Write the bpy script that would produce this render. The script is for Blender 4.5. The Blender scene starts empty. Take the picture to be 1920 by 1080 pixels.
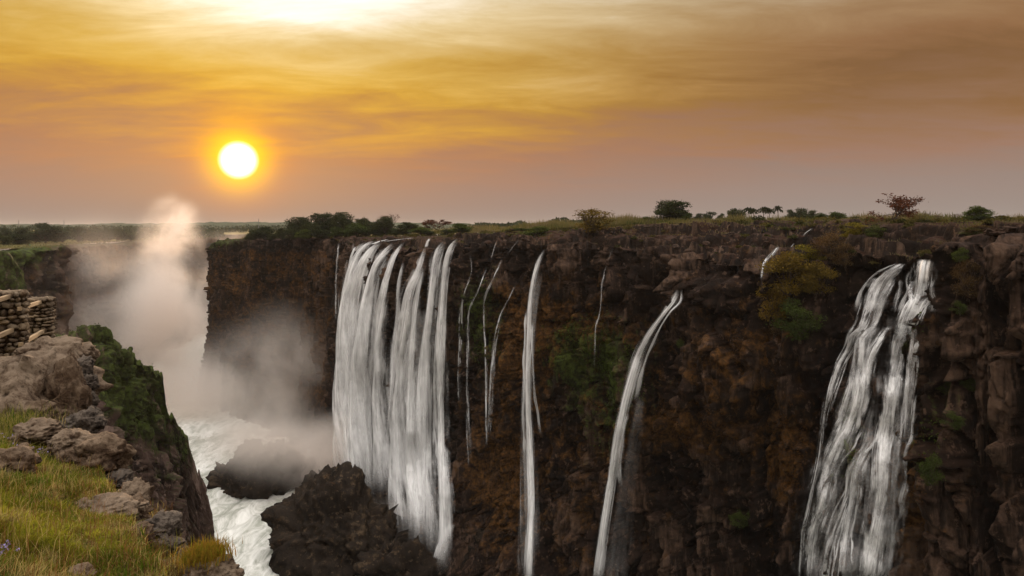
import bpy, bmesh, math, random
import numpy as np
from mathutils import Vector, Matrix, Quaternion
R = math.radians
scene = bpy.context.scene
col = scene.collection
random.seed(7)
rng = np.random.default_rng(7)

# ------------------------------------------------------------------ camera
F, CX, HY = 1280.0, 960.0, 425.0          # focal length, centre column and horizon row of the 1920 px photograph
cam_data = bpy.data.cameras.new('camera')
cam = bpy.data.objects.new('camera', cam_data)
col.objects.link(cam)
cam.location = (0, 0, 0)
cam.rotation_euler = (R(90), 0, 0)
cam_data.sensor_width = 36
cam_data.lens = 24
cam_data.shift_y = -(540 - HY) / 1920
cam_data.clip_start = 0.1
cam_data.clip_end = 20000
scene.camera = cam

# ------------------------------------------------------------------ sky and sun
SUN_AZ, SUN_EL = math.atan2(447 - CX, F), math.atan2(HY - 300, math.hypot(F, 447 - CX))
SUN = Vector((math.sin(SUN_AZ) * math.cos(SUN_EL), math.cos(SUN_AZ) * math.cos(SUN_EL), math.sin(SUN_EL)))

def lin(c):
    return tuple(((v / 255) / 12.92 if v / 255 <= 0.04045 else ((v / 255 + 0.055) / 1.055) ** 2.4) for v in c)

class NT:
    """small helper that writes node trees as expressions"""
    def __init__(self, tree):
        self.t = tree
        tree.nodes.clear()
    def n(self, kind, **kw):
        nd = self.t.nodes.new(kind)
        for k, v in kw.items():
            setattr(nd, k, v)
        return nd
    def put(self, sock, v):
        if v is None:
            return
        if isinstance(v, bpy.types.NodeSocket):
            self.t.links.new(v, sock)
        elif isinstance(v, (tuple, list)) and len(v) == 3 and sock.type == 'RGBA':
            sock.default_value = (*v, 1)
        else:
            sock.default_value = v
    def m(self, op, a, b=None, c=None, clamp=False):
        nd = self.n('ShaderNodeMath', operation=op, use_clamp=clamp)
        self.put(nd.inputs[0], a)
        self.put(nd.inputs[1], b)
        if c is not None:
            self.put(nd.inputs[2], c)
        return nd.outputs[0]
    def v(self, op, a, b=None, scale=None):
        nd = self.n('ShaderNodeVectorMath', operation=op)
        self.put(nd.inputs[0], a)
        if b is not None:
            self.put(nd.inputs[1], b)
        if scale is not None:
            self.put(nd.inputs['Scale'], scale)
        return nd.outputs['Value'] if op in ('DOT_PRODUCT', 'LENGTH', 'DISTANCE') else nd.outputs['Vector']
    def xyz(self, vec):
        nd = self.n('ShaderNodeSeparateXYZ')
        self.put(nd.inputs[0], vec)
        return nd.outputs
    def comb(self, x, y, z):
        nd = self.n('ShaderNodeCombineXYZ')
        for i, q in enumerate((x, y, z)):
            self.put(nd.inputs[i], q)
        return nd.outputs[0]
    def noise(self, vec, scale=1.0, detail=3.0, rough=0.55, dist=0.0, color=False):
        nd = self.n('ShaderNodeTexNoise')
        self.put(nd.inputs['Vector'], vec)
        nd.inputs['Scale'].default_value = scale
        nd.inputs['Detail'].default_value = detail
        nd.inputs['Roughness'].default_value = rough
        nd.inputs['Distortion'].default_value = dist
        return nd.outputs['Color' if color else 'Fac']
    def voro(self, vec, scale=1.0, feature='F1', out='Distance'):
        nd = self.n('ShaderNodeTexVoronoi', feature=feature)
        self.put(nd.inputs['Vector'], vec)
        nd.inputs['Scale'].default_value = scale
        return nd.outputs[out]
    def ramp(self, fac, stops, interp='LINEAR'):
        nd = self.n('ShaderNodeValToRGB')
        cr = nd.color_ramp
        cr.interpolation = interp
        while len(cr.elements) < len(stops):
            cr.elements.new(0.5)
        for e, (p, c) in zip(cr.elements, stops):
            e.position = p
            e.color = (*c, 1) if not isinstance(c, (int, float)) else (c, c, c, 1)
        self.put(nd.inputs[0], fac)
        return nd.outputs[0]
    def map(self, x, a, b, c=0.0, d=1.0, smooth=True):
        nd = self.n('ShaderNodeMapRange', interpolation_type='SMOOTHSTEP' if smooth else 'LINEAR')
        nd.clamp = True
        self.put(nd.inputs[0], x)
        for i, q in enumerate((a, b, c, d)):
            self.put(nd.inputs[1 + i], q)
        return nd.outputs[0]
    def mix(self, fac, a, b, blend='MIX'):
        nd = self.n('ShaderNodeMix', data_type='RGBA', blend_type=blend)
        self.put(nd.inputs[0], fac)
        self.put(nd.inputs[6], a)
        self.put(nd.inputs[7], b)
        return nd.outputs[2]
    def attr(self, name, out='Color'):
        return self.n('ShaderNodeAttribute', attribute_name=name).outputs[out]
    def pos(self):
        return self.n('ShaderNodeNewGeometry').outputs['Position']
    def bump(self, height, strength=0.5, dist=0.1, normal=None):
        nd = self.n('ShaderNodeBump')
        nd.inputs['Strength'].default_value = strength
        nd.inputs['Distance'].default_value = dist
        self.put(nd.inputs['Height'], height)
        if normal is not None:
            self.put(nd.inputs['Normal'], normal)
        return nd.outputs[0]

world = bpy.data.worlds.new('World')
scene.world = world
world.use_nodes = True
w = NT(world.node_tree)
d = w.v('NORMALIZE', w.n('ShaderNodeTexCoord').outputs['Generated'])
dx, dy, dz = w.xyz(d)
elev = w.m('ARCSINE', dz)
daz = w.m('ARCCOSINE', w.m('MINIMUM', w.v('DOT_PRODUCT', w.v('NORMALIZE', w.comb(dx, dy, 0.0)), (math.sin(SUN_AZ), math.cos(SUN_AZ), 0)), 0.99999))
gam = w.m('ARCCOSINE', w.m('MINIMUM', w.v('DOT_PRODUCT', d, tuple(SUN)), 0.999999))
# thin streaky cloud sheet seen in perspective
zc = w.m('ADD', w.m('MAXIMUM', dz, 0.0), 0.10)
cp = w.comb(w.m('DIVIDE', dx, zc), w.m('DIVIDE', dy, zc), 0.0)
mp = w.n('ShaderNodeMapping')
w.put(mp.inputs['Vector'], cp)
mp.inputs['Rotation'].default_value = (0, 0, R(-20))
mp.inputs['Location'].default_value = (3.1, 0.7, 0)
mp.inputs['Scale'].default_value = (0.55, 1.1, 1)
c1 = w.noise(mp.outputs[0], 0.8, 6, 0.50, 0.5)
c2 = w.noise(mp.outputs[0], 2.6, 8, 0.66, 0.45)
cl = w.m('ADD', w.m('MULTIPLY', w.m('SUBTRACT', c1, 0.5), 1.0), w.m('MULTIPLY', w.m('SUBTRACT', c2, 0.5), 0.9))
lift = w.map(elev, R(0.5), R(11))
el2 = w.m('ADD', elev, w.m('MULTIPLY', w.m('MULTIPLY', cl, 0.19), lift))
daz2 = w.m('ARCCOSINE', w.m('MINIMUM', w.v('DOT_PRODUCT', w.v('NORMALIZE', w.comb(dx, dy, 0.0)), (math.sin(R(-17)), math.cos(R(-17)), 0)), 0.99999))
gz = w.m('POWER', 2.718, w.m('MULTIPLY', w.m('POWER', w.m('DIVIDE', daz2, R(11)), 2.0), -1.0))     # thinner, brighter cloud above the sun
el2 = w.m('ADD', el2, w.m('MULTIPLY', w.m('MULTIPLY', gz, w.map(elev, R(9), R(18))), R(5.0)))
t = w.m('DIVIDE', el2, R(50), clamp=True)
def stops(lst):
    return [(e / 50, tuple(k * q for q in lin(c))) for e, c, k in lst]
sunward = w.ramp(t, stops([(0, (156, 138, 128), 1), (1.6, (160, 132, 118), 1), (3.4, (166, 126, 106), 1), (5.8, (178, 122, 86), 1),
                           (8.2, (200, 140, 62), 1), (10.7, (218, 164, 52), 1), (13, (224, 178, 78), 1), (15.8, (230, 194, 120), 1),
                           (18.5, (244, 218, 164), 1), (22, (255, 246, 228), 1.1), (30, (255, 248, 238), 1.6), (40, (255, 248, 242), 2.5)]))
farward = w.ramp(t, stops([(0, (152, 141, 134), 1), (3, (154, 134, 124), 1), (6, (156, 120, 100), 1), (8, (148, 110, 80), 1),
                           (10, (136, 98, 62), 1), (13, (148, 108, 72), 1), (16.5, (158, 124, 88), 1), (19, (166, 140, 110), 1),
                           (26, (214, 200, 180), 1), (32, (250, 240, 226), 1.4), (40, (255, 248, 242), 2.5)]))
wside = w.map(daz, R(2), R(52), 1.0, 0.0)
sky_c = w.mix(wside, farward, sunward)
# the veil between bright gaps, a little darker and a little lighter
sky_c = w.mix(1.0, sky_c, w.ramp(w.m('ADD', 0.5, w.m('MULTIPLY', cl, lift)), [(0.2, (0.86, 0.84, 0.80)), (0.5, (1, 1, 1)), (0.75, (1.14, 1.13, 1.10))]), 'MULTIPLY')
# the sun behind thin cloud: disc, corona and a wide faint aureole
def glow(width, colr, power=2.0):
    e = w.m('POWER', w.m('DIVIDE', gam, R(width)), power)
    k = w.m('POWER', 2.718, w.m('MULTIPLY', e, -1.0))
    return w.v('SCALE', colr, scale=k)
disc = w.v('SCALE', (2.6, 2.4, 1.9), scale=w.map(gam, R(0.85), R(1.60), 1.0, 0.0))
halo = w.v('ADD', glow(2.2, (0.9, 0.58, -0.06), 2.6), glow(3.0, (0.40, 0.04, -0.06), 1.6))
halo = w.v('ADD', halo, glow(7.0, (0.035, 0.016, -0.010), 1.3))
allc = w.v('MAXIMUM', w.v('ADD', w.v('ADD', sky_c, disc), halo), (0.004, 0.004, 0.004))
sky_tex = w.n('ShaderNodeTexSky', sky_type='NISHITA')
sky_tex.sun_disc = False
sky_tex.sun_elevation = SUN_EL
sky_tex.sun_rotation = SUN_AZ
sky_tex.dust_density = 4.0
bg1 = w.n('ShaderNodeBackground')
w.put(bg1.inputs['Color'], allc)
bg1.inputs['Strength'].default_value = 1.0
bg2 = w.n('ShaderNodeBackground')
w.put(bg2.inputs['Color'], sky_tex.outputs[0])
bg2.inputs['Strength'].default_value = 0.003
ad = w.n('ShaderNodeAddShader')
w.t.links.new(bg1.outputs[0], ad.inputs[0])
w.t.links.new(bg2.outputs[0], ad.inputs[1])
w.t.links.new(ad.outputs[0], w.n('ShaderNodeOutputWorld').inputs['Surface'])
world.cycles.sampling_method = 'MANUAL'
world.cycles.sample_map_resolution = 512

sun_data = bpy.data.lights.new('sun', 'SUN')
sun_data.energy = 3.4
sun_data.angle = R(2.5)
sun_data.color = (1.0, 0.62, 0.33)
sun = bpy.data.objects.new('sun', sun_data)
col.objects.link(sun)
sun.rotation_euler = (-SUN).to_track_quat('-Z', 'Y').to_euler()

vs = scene.view_settings
scene.display_settings.display_device = 'sRGB'
vs.view_transform = 'Standard'
vs.look = 'None'
vs.exposure = 0.0
vs.gamma = 1.0
vs.use_curve_mapping = False
cy = scene.cycles
cy.use_denoising = True
cy.max_bounces = 9
cy.diffuse_bounces = 2
cy.glossy_bounces = 2
cy.transmission_bounces = 3
cy.volume_bounces = 8
cy.transparent_max_bounces = 24
cy.volume_step_rate = 0.6
cy.volume_max_steps = 256
cy.sample_clamp_indirect = 4.0
cy.caustics_reflective = False
cy.caustics_refractive = False
scene.render.use_persistent_data = False

# ------------------------------------------------------------------ helpers
def at(px, py, Y):
    """a point of the place, from its bearing in the photograph and its distance"""
    return np.array([(px - CX) / F * Y, Y, -(py - HY) / F * Y])

def pix(P):
    return CX + F * P[..., 0] / P[..., 1], HY - F * P[..., 2] / P[..., 1]

def hash01(ix, iy, iz=0, seed=0):
    with np.errstate(over='ignore'):
        h = (np.asarray(ix).astype(np.int64) * 374761393 + np.asarray(iy).astype(np.int64) * 668265263 + np.asarray(iz).astype(np.int64) * 2147483647 + seed * 974634777) & 0xFFFFFFFF
        h = ((h ^ (h >> 13)) * 1274126177) & 0xFFFFFFFF
        h = ((h ^ (h >> 16)) * 2246822519) & 0xFFFFFFFF
        h = h ^ (h >> 15)
    return (h & 0xFFFFFF) / float(0x1000000)

def sm(x):
    return x * x * x * (x * (x * 6 - 15) + 10)

def vn2(x, y, seed=0):
    ix, iy = np.floor(x), np.floor(y)
    fx, fy = sm(x - ix), sm(y - iy)
    a, b = hash01(ix, iy, 0, seed), hash01(ix + 1, iy, 0, seed)
    c, e = hash01(ix, iy + 1, 0, seed), hash01(ix + 1, iy + 1, 0, seed)
    return (a * (1 - fx) + b * fx) * (1 - fy) + (c * (1 - fx) + e * fx) * fy

def vn3(x, y, z, seed=0):
    iz = np.floor(z)
    fz = sm(z - iz)
    ix, iy = np.floor(x), np.floor(y)
    fx, fy = sm(x - ix), sm(y - iy)
    out = 0
    for k, wz in ((0, 1 - fz), (1, fz)):
        a, b = hash01(ix, iy, iz + k, seed), hash01(ix + 1, iy, iz + k, seed)
        c, e = hash01(ix, iy + 1, iz + k, seed), hash01(ix + 1, iy + 1, iz + k, seed)
        out = out + wz * ((a * (1 - fx) + b * fx) * (1 - fy) + (c * (1 - fx) + e * fx) * fy)
    return out

def fbm2(x, y, oct=4, seed=0, gain=0.5):
    s, a, tot = 0, 1.0, 0
    for k in range(oct):
        s = s + a * (vn2(x * 2 ** k + 17.3 * k, y * 2 ** k - 9.1 * k, seed + k) - 0.5)
        tot += a
        a *= gain
    return 2 * s / tot

def fbm3(x, y, z, oct=4, seed=0, gain=0.5):
    s, a, tot = 0, 1.0, 0
    for k in range(oct):
        q = 2 ** k
        s = s + a * (vn3(x * q + 7.7 * k, y * q - 3.1 * k, z * q + 5.3 * k, seed + k) - 0.5)
        tot += a
        a *= gain
    return 2 * s / tot

def voro2(x, y, seed=0, jit=0.9):
    """distance to the nearest cell border, a random number per cell, and a random tilt across it (so cells read as broken faces)"""
    ix, iy = np.floor(x), np.floor(y)
    f1 = np.full(x.shape, 9.0); f2 = np.full(x.shape, 9.0); idh = np.zeros(x.shape); idh2 = np.zeros(x.shape)
    for oy in (-1, 0, 1):
        for ox in (-1, 0, 1):
            cxx, cyy = ix + ox, iy + oy
            qx = cxx + 0.5 + (hash01(cxx, cyy, 1, seed) - 0.5) * jit
            qy = cyy + 0.5 + (hash01(cxx, cyy, 2, seed) - 0.5) * jit
            dd = np.hypot(qx - x, qy - y)
            near = dd < f1
            f2 = np.where(near, f1, np.minimum(f2, dd))
            idh = np.where(near, hash01(cxx, cyy, 3, seed), idh)
            idh2 = np.where(near, (hash01(cxx, cyy, 4, seed) - 0.5) * (x - qx) * 2 + (hash01(cxx, cyy, 5, seed) - 0.5) * (y - qy) * 2, idh2)
            f1 = np.where(near, dd, f1)
    return f2 - f1, idh, idh2

def voro3(P_, seed=0, jit=0.9):
    x, y, z = P_[:, 0], P_[:, 1], P_[:, 2]
    ix, iy, iz = np.floor(x), np.floor(y), np.floor(z)
    f1 = np.full(x.shape, 9.0); h = np.zeros(x.shape); g = np.zeros(x.shape)
    for oz in (-1, 0, 1):
        for oy in (-1, 0, 1):
            for ox in (-1, 0, 1):
                a_, b_, c_ = ix + ox, iy + oy, iz + oz
                q = [k + 0.5 + (hash01(a_, b_, c_, seed + s_) - 0.5) * jit for k, s_ in ((a_, 1), (b_, 2), (c_, 3))]
                dd = (q[0] - x) ** 2 + (q[1] - y) ** 2 + (q[2] - z) ** 2
                near = dd < f1
                f1 = np.where(near, dd, f1)
                h = np.where(near, hash01(a_, b_, c_, seed + 4), h)
                g = np.where(near, sum((hash01(a_, b_, c_, seed + 5 + s_) - 0.5) * 2 * (v - w_) for s_, v, w_ in ((0, x, q[0]), (1, y, q[1]), (2, z, q[2]))), g)
    return h, g

def sstep(x, a, b):
    q = np.clip((x - a) / (b - a), 0, 1)
    return q * q * (3 - 2 * q)

def mesh_from(name, V, Q, smooth=False, cols=None, uv=None):
    """V (n,3) points, Q (m,3|4) faces"""
    V = np.ascontiguousarray(V, dtype=np.float32).reshape(-1, 3)
    Q = np.ascontiguousarray(Q, dtype=np.int32)
    me = bpy.data.meshes.new(name)
    k = Q.shape[1]
    me.vertices.add(len(V)); me.vertices.foreach_set('co', V.ravel())
    me.loops.add(Q.size); me.loops.foreach_set('vertex_index', Q.ravel())
    me.polygons.add(len(Q))
    me.polygons.foreach_set('loop_start', np.arange(0, Q.size, k, dtype=np.int32))
    me.polygons.foreach_set('loop_total', np.full(len(Q), k, dtype=np.int32))
    me.update(calc_edges=True)
    if smooth:
        me.polygons.foreach_set('use_smooth', np.ones(len(Q), dtype=bool))
    for nm, a in (cols or {}).items():
        a = np.asarray(a, dtype=np.float32).reshape(len(V), -1)
        if a.shape[1] == 3:
            a = np.concatenate([a, np.ones((len(V), 1), np.float32)], 1)
        if a.shape[1] == 2:
            l = me.attributes.new(nm, 'FLOAT2', 'POINT')
            l.data.foreach_set('vector', np.ascontiguousarray(a).ravel())
        else:
            l = me.color_attributes.new(nm, 'FLOAT_COLOR', 'POINT')
            l.data.foreach_set('color', np.ascontiguousarray(a).ravel())
    return me

def grid_quads(nu, nv):
    i = np.arange(nu * nv).reshape(nu, nv)
    return np.stack([i[:-1, :-1], i[1:, :-1], i[1:, 1:], i[:-1, 1:]], -1).reshape(-1, 4)

def put(name, me, mat=None, parent=None, label=None, cat=None, group=None, kind=None, loc=None):
    o = bpy.data.objects.new(name, me)
    col.objects.link(o)
    if mat is not None:
        me.materials.clear(); me.materials.append(mat)
    if parent is not None:
        o.parent = parent
    if loc is not None:
        o.location = loc
    tag(o, label, cat, group, kind)
    return o

def tag(o, label=None, cat=None, group=None, kind=None):
    for k, v in (('label', label), ('category', cat), ('group', group), ('kind', kind)):
        if v:
            o[k] = v

def empty(name, loc, rz=0.0, **kw):
    o = bpy.data.objects.new(name, None)
    col.objects.link(o)
    o.location = loc
    o.rotation_euler = (0, 0, rz)
    o.empty_display_size = 0.2
    tag(o, **kw)
    return o

def copy_tree(o, parent=None):
    c = o.copy()
    col.objects.link(c)
    if parent is not None:
        c.parent = parent
    for ch in o.children:
        copy_tree(ch, c)
    return c

def material(name, rough=0.9, spec=0.3):
    m = bpy.data.materials.new(name)
    m.use_nodes = True
    nt = NT(m.node_tree)
    b = nt.n('ShaderNodeBsdfPrincipled')
    b.inputs['Roughness'].default_value = rough
    b.inputs['Specular IOR Level'].default_value = spec
    o = nt.n('ShaderNodeOutputMaterial')
    nt.t.links.new(b.outputs[0], o.inputs['Surface'])
    return m, nt, b
# ------------------------------------------------------------------ materials of the setting
def rock_material(name, dark, mid, light, dust, scale=1.0, rough=0.85, spec=0.05, streak=0.6):
    m, n, b = material(name, rough, spec)
    p = n.pos()
    px_, py_, pz_ = n.xyz(p)
    big = n.noise(p, 0.045 * scale, 4, 0.6)
    med = n.noise(p, 0.5 * scale, 5, 0.65)
    strk = n.noise(n.comb(n.m('MULTIPLY', px_, 0.9 * scale), n.m('MULTIPLY', py_, 0.9 * scale), n.m('MULTIPLY', pz_, 0.07 * scale)), 1.0, 4, 0.6)
    f = n.m('ADD', n.m('MULTIPLY', big, 0.40), n.m('ADD', n.m('MULTIPLY', med, 0.6 - 0.3 * streak), n.m('MULTIPLY', strk, 0.3 * streak)))
    tn = n.n('ShaderNodeSeparateColor')
    n.put(tn.inputs[0], n.attr('tone'))
    f = n.m('ADD', f, n.m('MULTIPLY', n.m('SUBTRACT', tn.outputs[0], 0.5), 0.34))
    c = n.ramp(f, [(0.38, dark), (0.47, mid), (0.54, mid), (0.66, light)])
    # pale mineral stains and chipped faces
    chip = n.map(n.noise(p, 0.42 * scale, 7, 0.74), 0.57, 0.64)
    c = n.mix(n.m('MULTIPLY', chip, 0.8), c, tuple(1.3 * q for q in light))
    nz = n.xyz(n.n('ShaderNodeNewGeometry').outputs['True Normal'])[2]
    paint = n.attr('paint')
    pr = n.n('ShaderNodeSeparateColor')
    n.put(pr.inputs[0], paint)
    pg, po, pt = pr.outputs
    up = n.map(nz, 0.25, 0.8)
    c = n.mix(n.m('MULTIPLY', up, n.m('ADD', 0.25, n.m('MULTIPLY', pt, 0.6), clamp=True)), c, n.mix(med, dust, tuple(0.45 * q for q in dust)))
    # ochre and green moss where it grows
    mo = n.noise(p, 0.9 * scale, 5, 0.7)
    och = n.map(n.m('ADD', n.m('MULTIPLY', po, 0.72), n.m('MULTIPLY', n.m('SUBTRACT', n.noise(p, 0.22 * scale, 6, 0.72, 0.5), 0.52), 2.0)), 0.22, 0.62)
    c = n.mix(n.m('MULTIPLY', och, 0.85), c, n.mix(n.map(mo, 0.35, 0.65), (0.017, 0.009, 0.004), (0.115, 0.053, 0.013)))
    gr = n.map(n.m('ADD', n.m('MULTIPLY', pg, 0.75), n.m('MULTIPLY', n.m('SUBTRACT', n.m('ADD', n.m('MULTIPLY', strk, 0.5), n.m('MULTIPLY', n.noise(p, 0.3 * scale, 6, 0.72, 0.4), 0.5)), 0.52), 2.2)), 0.25, 0.62)
    c = n.mix(n.m('MULTIPLY', gr, 0.9), c, n.mix(n.map(mo, 0.35, 0.65), (0.010, 0.013, 0.004), (0.052, 0.074, 0.013)))
    n.put(b.inputs['Base Color'], c)
    h = n.m('ADD', n.m('MULTIPLY', n.noise(p, 1.6 * scale, 6, 0.7), 0.6), n.m('MULTIPLY', n.voro(p, 1.3 * scale), 0.5))
    n.put(b.inputs['Normal'], n.bump(h, 0.7, 0.30 / scale))
    n.put(b.inputs['Roughness'], n.map(med, 0.3, 0.7, rough - 0.16, rough + 0.12))
    return m

M = {}
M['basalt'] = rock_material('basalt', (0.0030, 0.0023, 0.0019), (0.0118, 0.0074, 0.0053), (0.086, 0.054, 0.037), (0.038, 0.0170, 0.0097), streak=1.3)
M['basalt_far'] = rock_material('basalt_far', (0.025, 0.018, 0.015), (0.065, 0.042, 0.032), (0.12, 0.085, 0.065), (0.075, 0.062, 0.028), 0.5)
M['spur_rock'] = rock_material('spur_rock', (0.022, 0.015, 0.013), (0.078, 0.050, 0.041), (0.17, 0.12, 0.098), (0.040, 0.046, 0.016), 0.8, streak=1.2)

# ------------------------------------------------------------------ cliffs
def spline(pts, n=2400):
    P = np.asarray(pts, float)
    ch = np.concatenate([[0], np.cumsum(np.hypot(np.diff(P[:, 0]), np.diff(P[:, 1])))])
    tt = np.linspace(0, ch[-1], n)
    i = np.clip(np.searchsorted(ch, tt, side='right') - 1, 0, len(P) - 2)
    u = ((tt - ch[i]) / (ch[i + 1] - ch[i]))[:, None]
    mt = np.zeros_like(P)
    mt[1:-1] = (P[2:] - P[:-2]) / (ch[2:] - ch[:-2])[:, None]
    mt[0] = (P[1] - P[0]) / (ch[1] - ch[0]); mt[-1] = (P[-1] - P[-2]) / (ch[-1] - ch[-2])
    L = (ch[i + 1] - ch[i])[:, None]
    h00, h10, h01, h11 = 2 * u**3 - 3 * u**2 + 1, u**3 - 2 * u**2 + u, -2 * u**3 + 3 * u**2, u**3 - u**2
    return h00 * P[i] + h10 * L * mt[i] + h01 * P[i + 1] + h11 * L * mt[i + 1]

ZB = np.full((540, 1000), np.inf)      # distance of the modelled rock by bearing, so that water and plants can be set down on it
def zsplat(V):
    x, y = pix(V)
    ok = (V[..., 1] > 20) & (x > -40) & (x < 1958) & (y > 0) & (y < 1078)
    np.minimum.at(ZB, ((y[ok] / 2).astype(int), (x[ok] / 2).astype(int) + 20), V[..., 1][ok])

def rock_depth(px, py, r=1):
    i, j = int(np.clip(py / 2, 2, 537)), int(np.clip(px / 2 + 20, 2, 997))
    for rr in (r, r + 1, r + 3, r + 6, r + 14):
        q = ZB[max(0, i - rr):i + rr + 1, max(0, j - rr):j + rr + 1]
        q = q[np.isfinite(q)]
        if len(q):
            return float(np.median(q) if rr <= 1 else q.min())
    return 200.0

PATHS = {}
def make_cliff(name, pts, side, zbot, ncol, nt, nf, seed, mat, feat=None, paint=None, amp=1.0, back=14.0, colw=None, block=1.0, rowpow=1.0, jag=None, calm=None):
    S = spline(pts)
    ds = np.hypot(np.diff(S[:, 0]), np.diff(S[:, 1]))
    wgt = (colw(S) if colw is not None else np.ones(len(S)))[1:] * ds
    cw = np.concatenate([[0], np.cumsum(wgt)])
    idx = np.interp(np.linspace(0, cw[-1], ncol), cw, np.arange(len(S)))
    C = np.stack([np.interp(idx, np.arange(len(S)), S[:, k]) for k in range(S.shape[1])], 1)
    s = np.interp(idx, np.arange(len(S)), np.concatenate([[0], np.cumsum(ds)]))
    if jag is not None:
        C[:, 2] += jag(C[:, 0], C[:, 1])
    T = np.gradient(C[:, :2], axis=0)
    k = 9
    T = np.stack([np.convolve(np.pad(T[:, q], k, 'edge'), np.ones(2 * k + 1) / (2 * k + 1), 'valid') for q in (0, 1)], 1)
    T /= np.linalg.norm(T, axis=1)[:, None]
    N = side * np.stack([T[:, 1], -T[:, 0]], 1)
    zr, D, W, bat, flare = (C[:, q][:, None] for q in (2, 3, 4, 5, 6))
    tau = np.linspace(0, 1, nt, endpoint=False)[None, :]
    bk = (W + back) * (1 - tau)
    q0 = np.clip(1 - bk / np.maximum(W, 0.01), 0, 1)
    zt = zr - D * (0.35 * q0 + 0.65 * q0 ** 2.2)
    q = (np.linspace(0, 1, nf) ** rowpow)[None, :]
    hgt = zr - D - zbot
    zf = zr - D - hgt * q
    of = bat * hgt * q + flare * np.clip((q - 0.62) / 0.38, 0, 1) ** 2
    off = np.concatenate([-bk, of], 1)
    z = np.concatenate([zt, zf], 1)
    a = np.concatenate([-bk, hgt * q], 1)
    base = np.stack([C[:, 0][:, None] + N[:, 0][:, None] * off, C[:, 1][:, None] + N[:, 1][:, None] * off, z], -1)
    ss = np.broadcast_to(s[:, None], a.shape)
    px_, py_ = pix(np.where(base[..., 1:2] > 5, base, np.array([0, 5.0, 0])))
    face = sstep(a, -2.0, 2.5)
    disp = fbm2(ss / 36, a / 60, 3, seed) * 4.5 * amp + fbm2(ss / 8.5, a / 90, 2, seed + 7) * 3.0 * amp
    sw = ss + 3.5 * fbm2(ss / 11, a / 13, 3, seed + 3) + 0.12 * a
    aw = a + 5 * fbm2(ss / 14, a / 10, 3, seed + 5)
    e1, h1, g1 = voro2(sw / (8.5 * block), aw / (21 * block), seed + 11)
    e2, h2, g2 = voro2(sw / (3.8 * block), aw / (6.5 * block), seed + 12)
    e3, h3, g3 = voro2(sw / (1.5 * block), aw / (2.4 * block), seed + 13)
    disp = disp + amp * block * ((h1 - 0.5) * 4.2 + g1 * 4.5 + (h2 - 0.5) * 2.0 + g2 * 4.4 + (h3 - 0.5) * 0.5 + g3 * 1.1
            - 1.2 * sstep(e1, 0.05, 0.0) - 0.5 * sstep(e2, 0.06, 0.0)
            + fbm2(ss / 2.4, a / 26, 2, seed + 20) * 0.6 + fbm2(ss / 0.9, a / 1.0, 2, seed + 30) * 0.10)
    x1 = ss + 1.6 * fbm2(ss / 6, a / 45, 2, seed + 60)
    ej, hj, gj = voro2(x1 / (3.0 * block), a / 42, seed + 61, 0.8)
    disp = disp + amp * ((hj - 0.5) * 2.6 + gj * 2.2 - 2.4 * sstep(ej, 0.08, 0.0))
    lw = (a + 3.0 * fbm2(ss / 20, a / 10, 3, seed + 62) + 3.5 * h1 + 1.2 * h2) / (7.0 * block)
    lf = lw - np.floor(lw)
    la = 0.3 + 1.5 * np.clip(fbm2(ss / 14, a / 14, 2, seed + 63) + 0.35, 0, 1)
    disp = disp + amp * la * (1 - lf) * 1.0
    t1, k1, l1 = voro2(ss / 6.5 + 0.6 * fbm2(ss / 9, a / 9, 2, seed + 41), a / 3.4, seed + 42)
    t2, k2, l2 = voro2(ss / 2.2, a / 1.3, seed + 43)
    terr = (k1 - 0.5) * 1.6 + l1 * 2.0 + (k2 - 0.5) * 0.35 + l2 * 0.5 + fbm2(ss / 16, a / 10, 3, seed + 44) * 1.2 - 0.7 * sstep(t1, 0.08, 0)
    tfade = np.clip((W + back + a) / (0.5 * back + 1e-3), 0, 1) * np.clip(0.25 + q0.max(1, keepdims=True) * np.clip((W + 4 + a) / 6, 0, 1), 0, 1)
    tfade = np.where(W > 3, tfade, tfade * 0.6)
    if calm is not None:
        disp = disp * calm(px_)
    if feat is not None:
        disp = disp + feat(px_, py_, ss, a, base)
    q0f = np.concatenate([q0, np.ones((ncol, nf))], 1)
    # the top breaks down to the lip in ledges
    stp = 2.3 + 0.9 * fbm2(ss / 30, a / 200, 2, seed + 50)
    lv = (base[..., 2] + 1.3 * fbm2(ss / 11, a / 8, 3, seed + 51) + 1.4 * (k1 - 0.5)) / stp
    fl_ = np.floor(lv)
    led_ = (fl_ + sstep(lv - fl_, 0.82, 0.98) - lv) * stp * np.clip(D / 3, 0, 1)
    terr = (terr * 0.9 + 1.25 * led_) * np.clip(0.45 + 1.8 * q0f, 0, 1)
    up = terr * tfade * (1 - face) + disp * 0.25 * face * (1 - face) * 4 * 0.3
    out = disp * face
    V = base.copy()
    V[..., 0] += N[:, 0][:, None] * out
    V[..., 1] += N[:, 1][:, None] * out
    V[..., 2] += up
    V[:, 0, 2] -= 1.2
    pc = np.zeros(V.shape)
    pc[..., 2] = 1 - face
    if paint is not None:
        paint(pc, px_, py_, ss, a, base)
    tone = np.where(a > -1, 0.42 * h1 + 0.33 * h2 + 0.25 * hj, 0.2 + 0.35 * k1 + 0.25 * k2)
    tone = np.repeat(tone[..., None], 3, -1)
    me = mesh_from(name, V, grid_quads(ncol, nt + nf) if side > 0 else grid_quads(ncol, nt + nf)[:, ::-1], False, {'paint': pc, 'tone': tone})
    o = put(name, me, mat, kind='structure')
    PATHS[name] = (C, T, N)
    return o, V

def P(px, Y, ytop, D, W, bat, flare):
    q = at(px, ytop, Y)
    return (q[0], q[1], q[2], D, W, bat, flare)

ZBOT = -108.0
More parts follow.
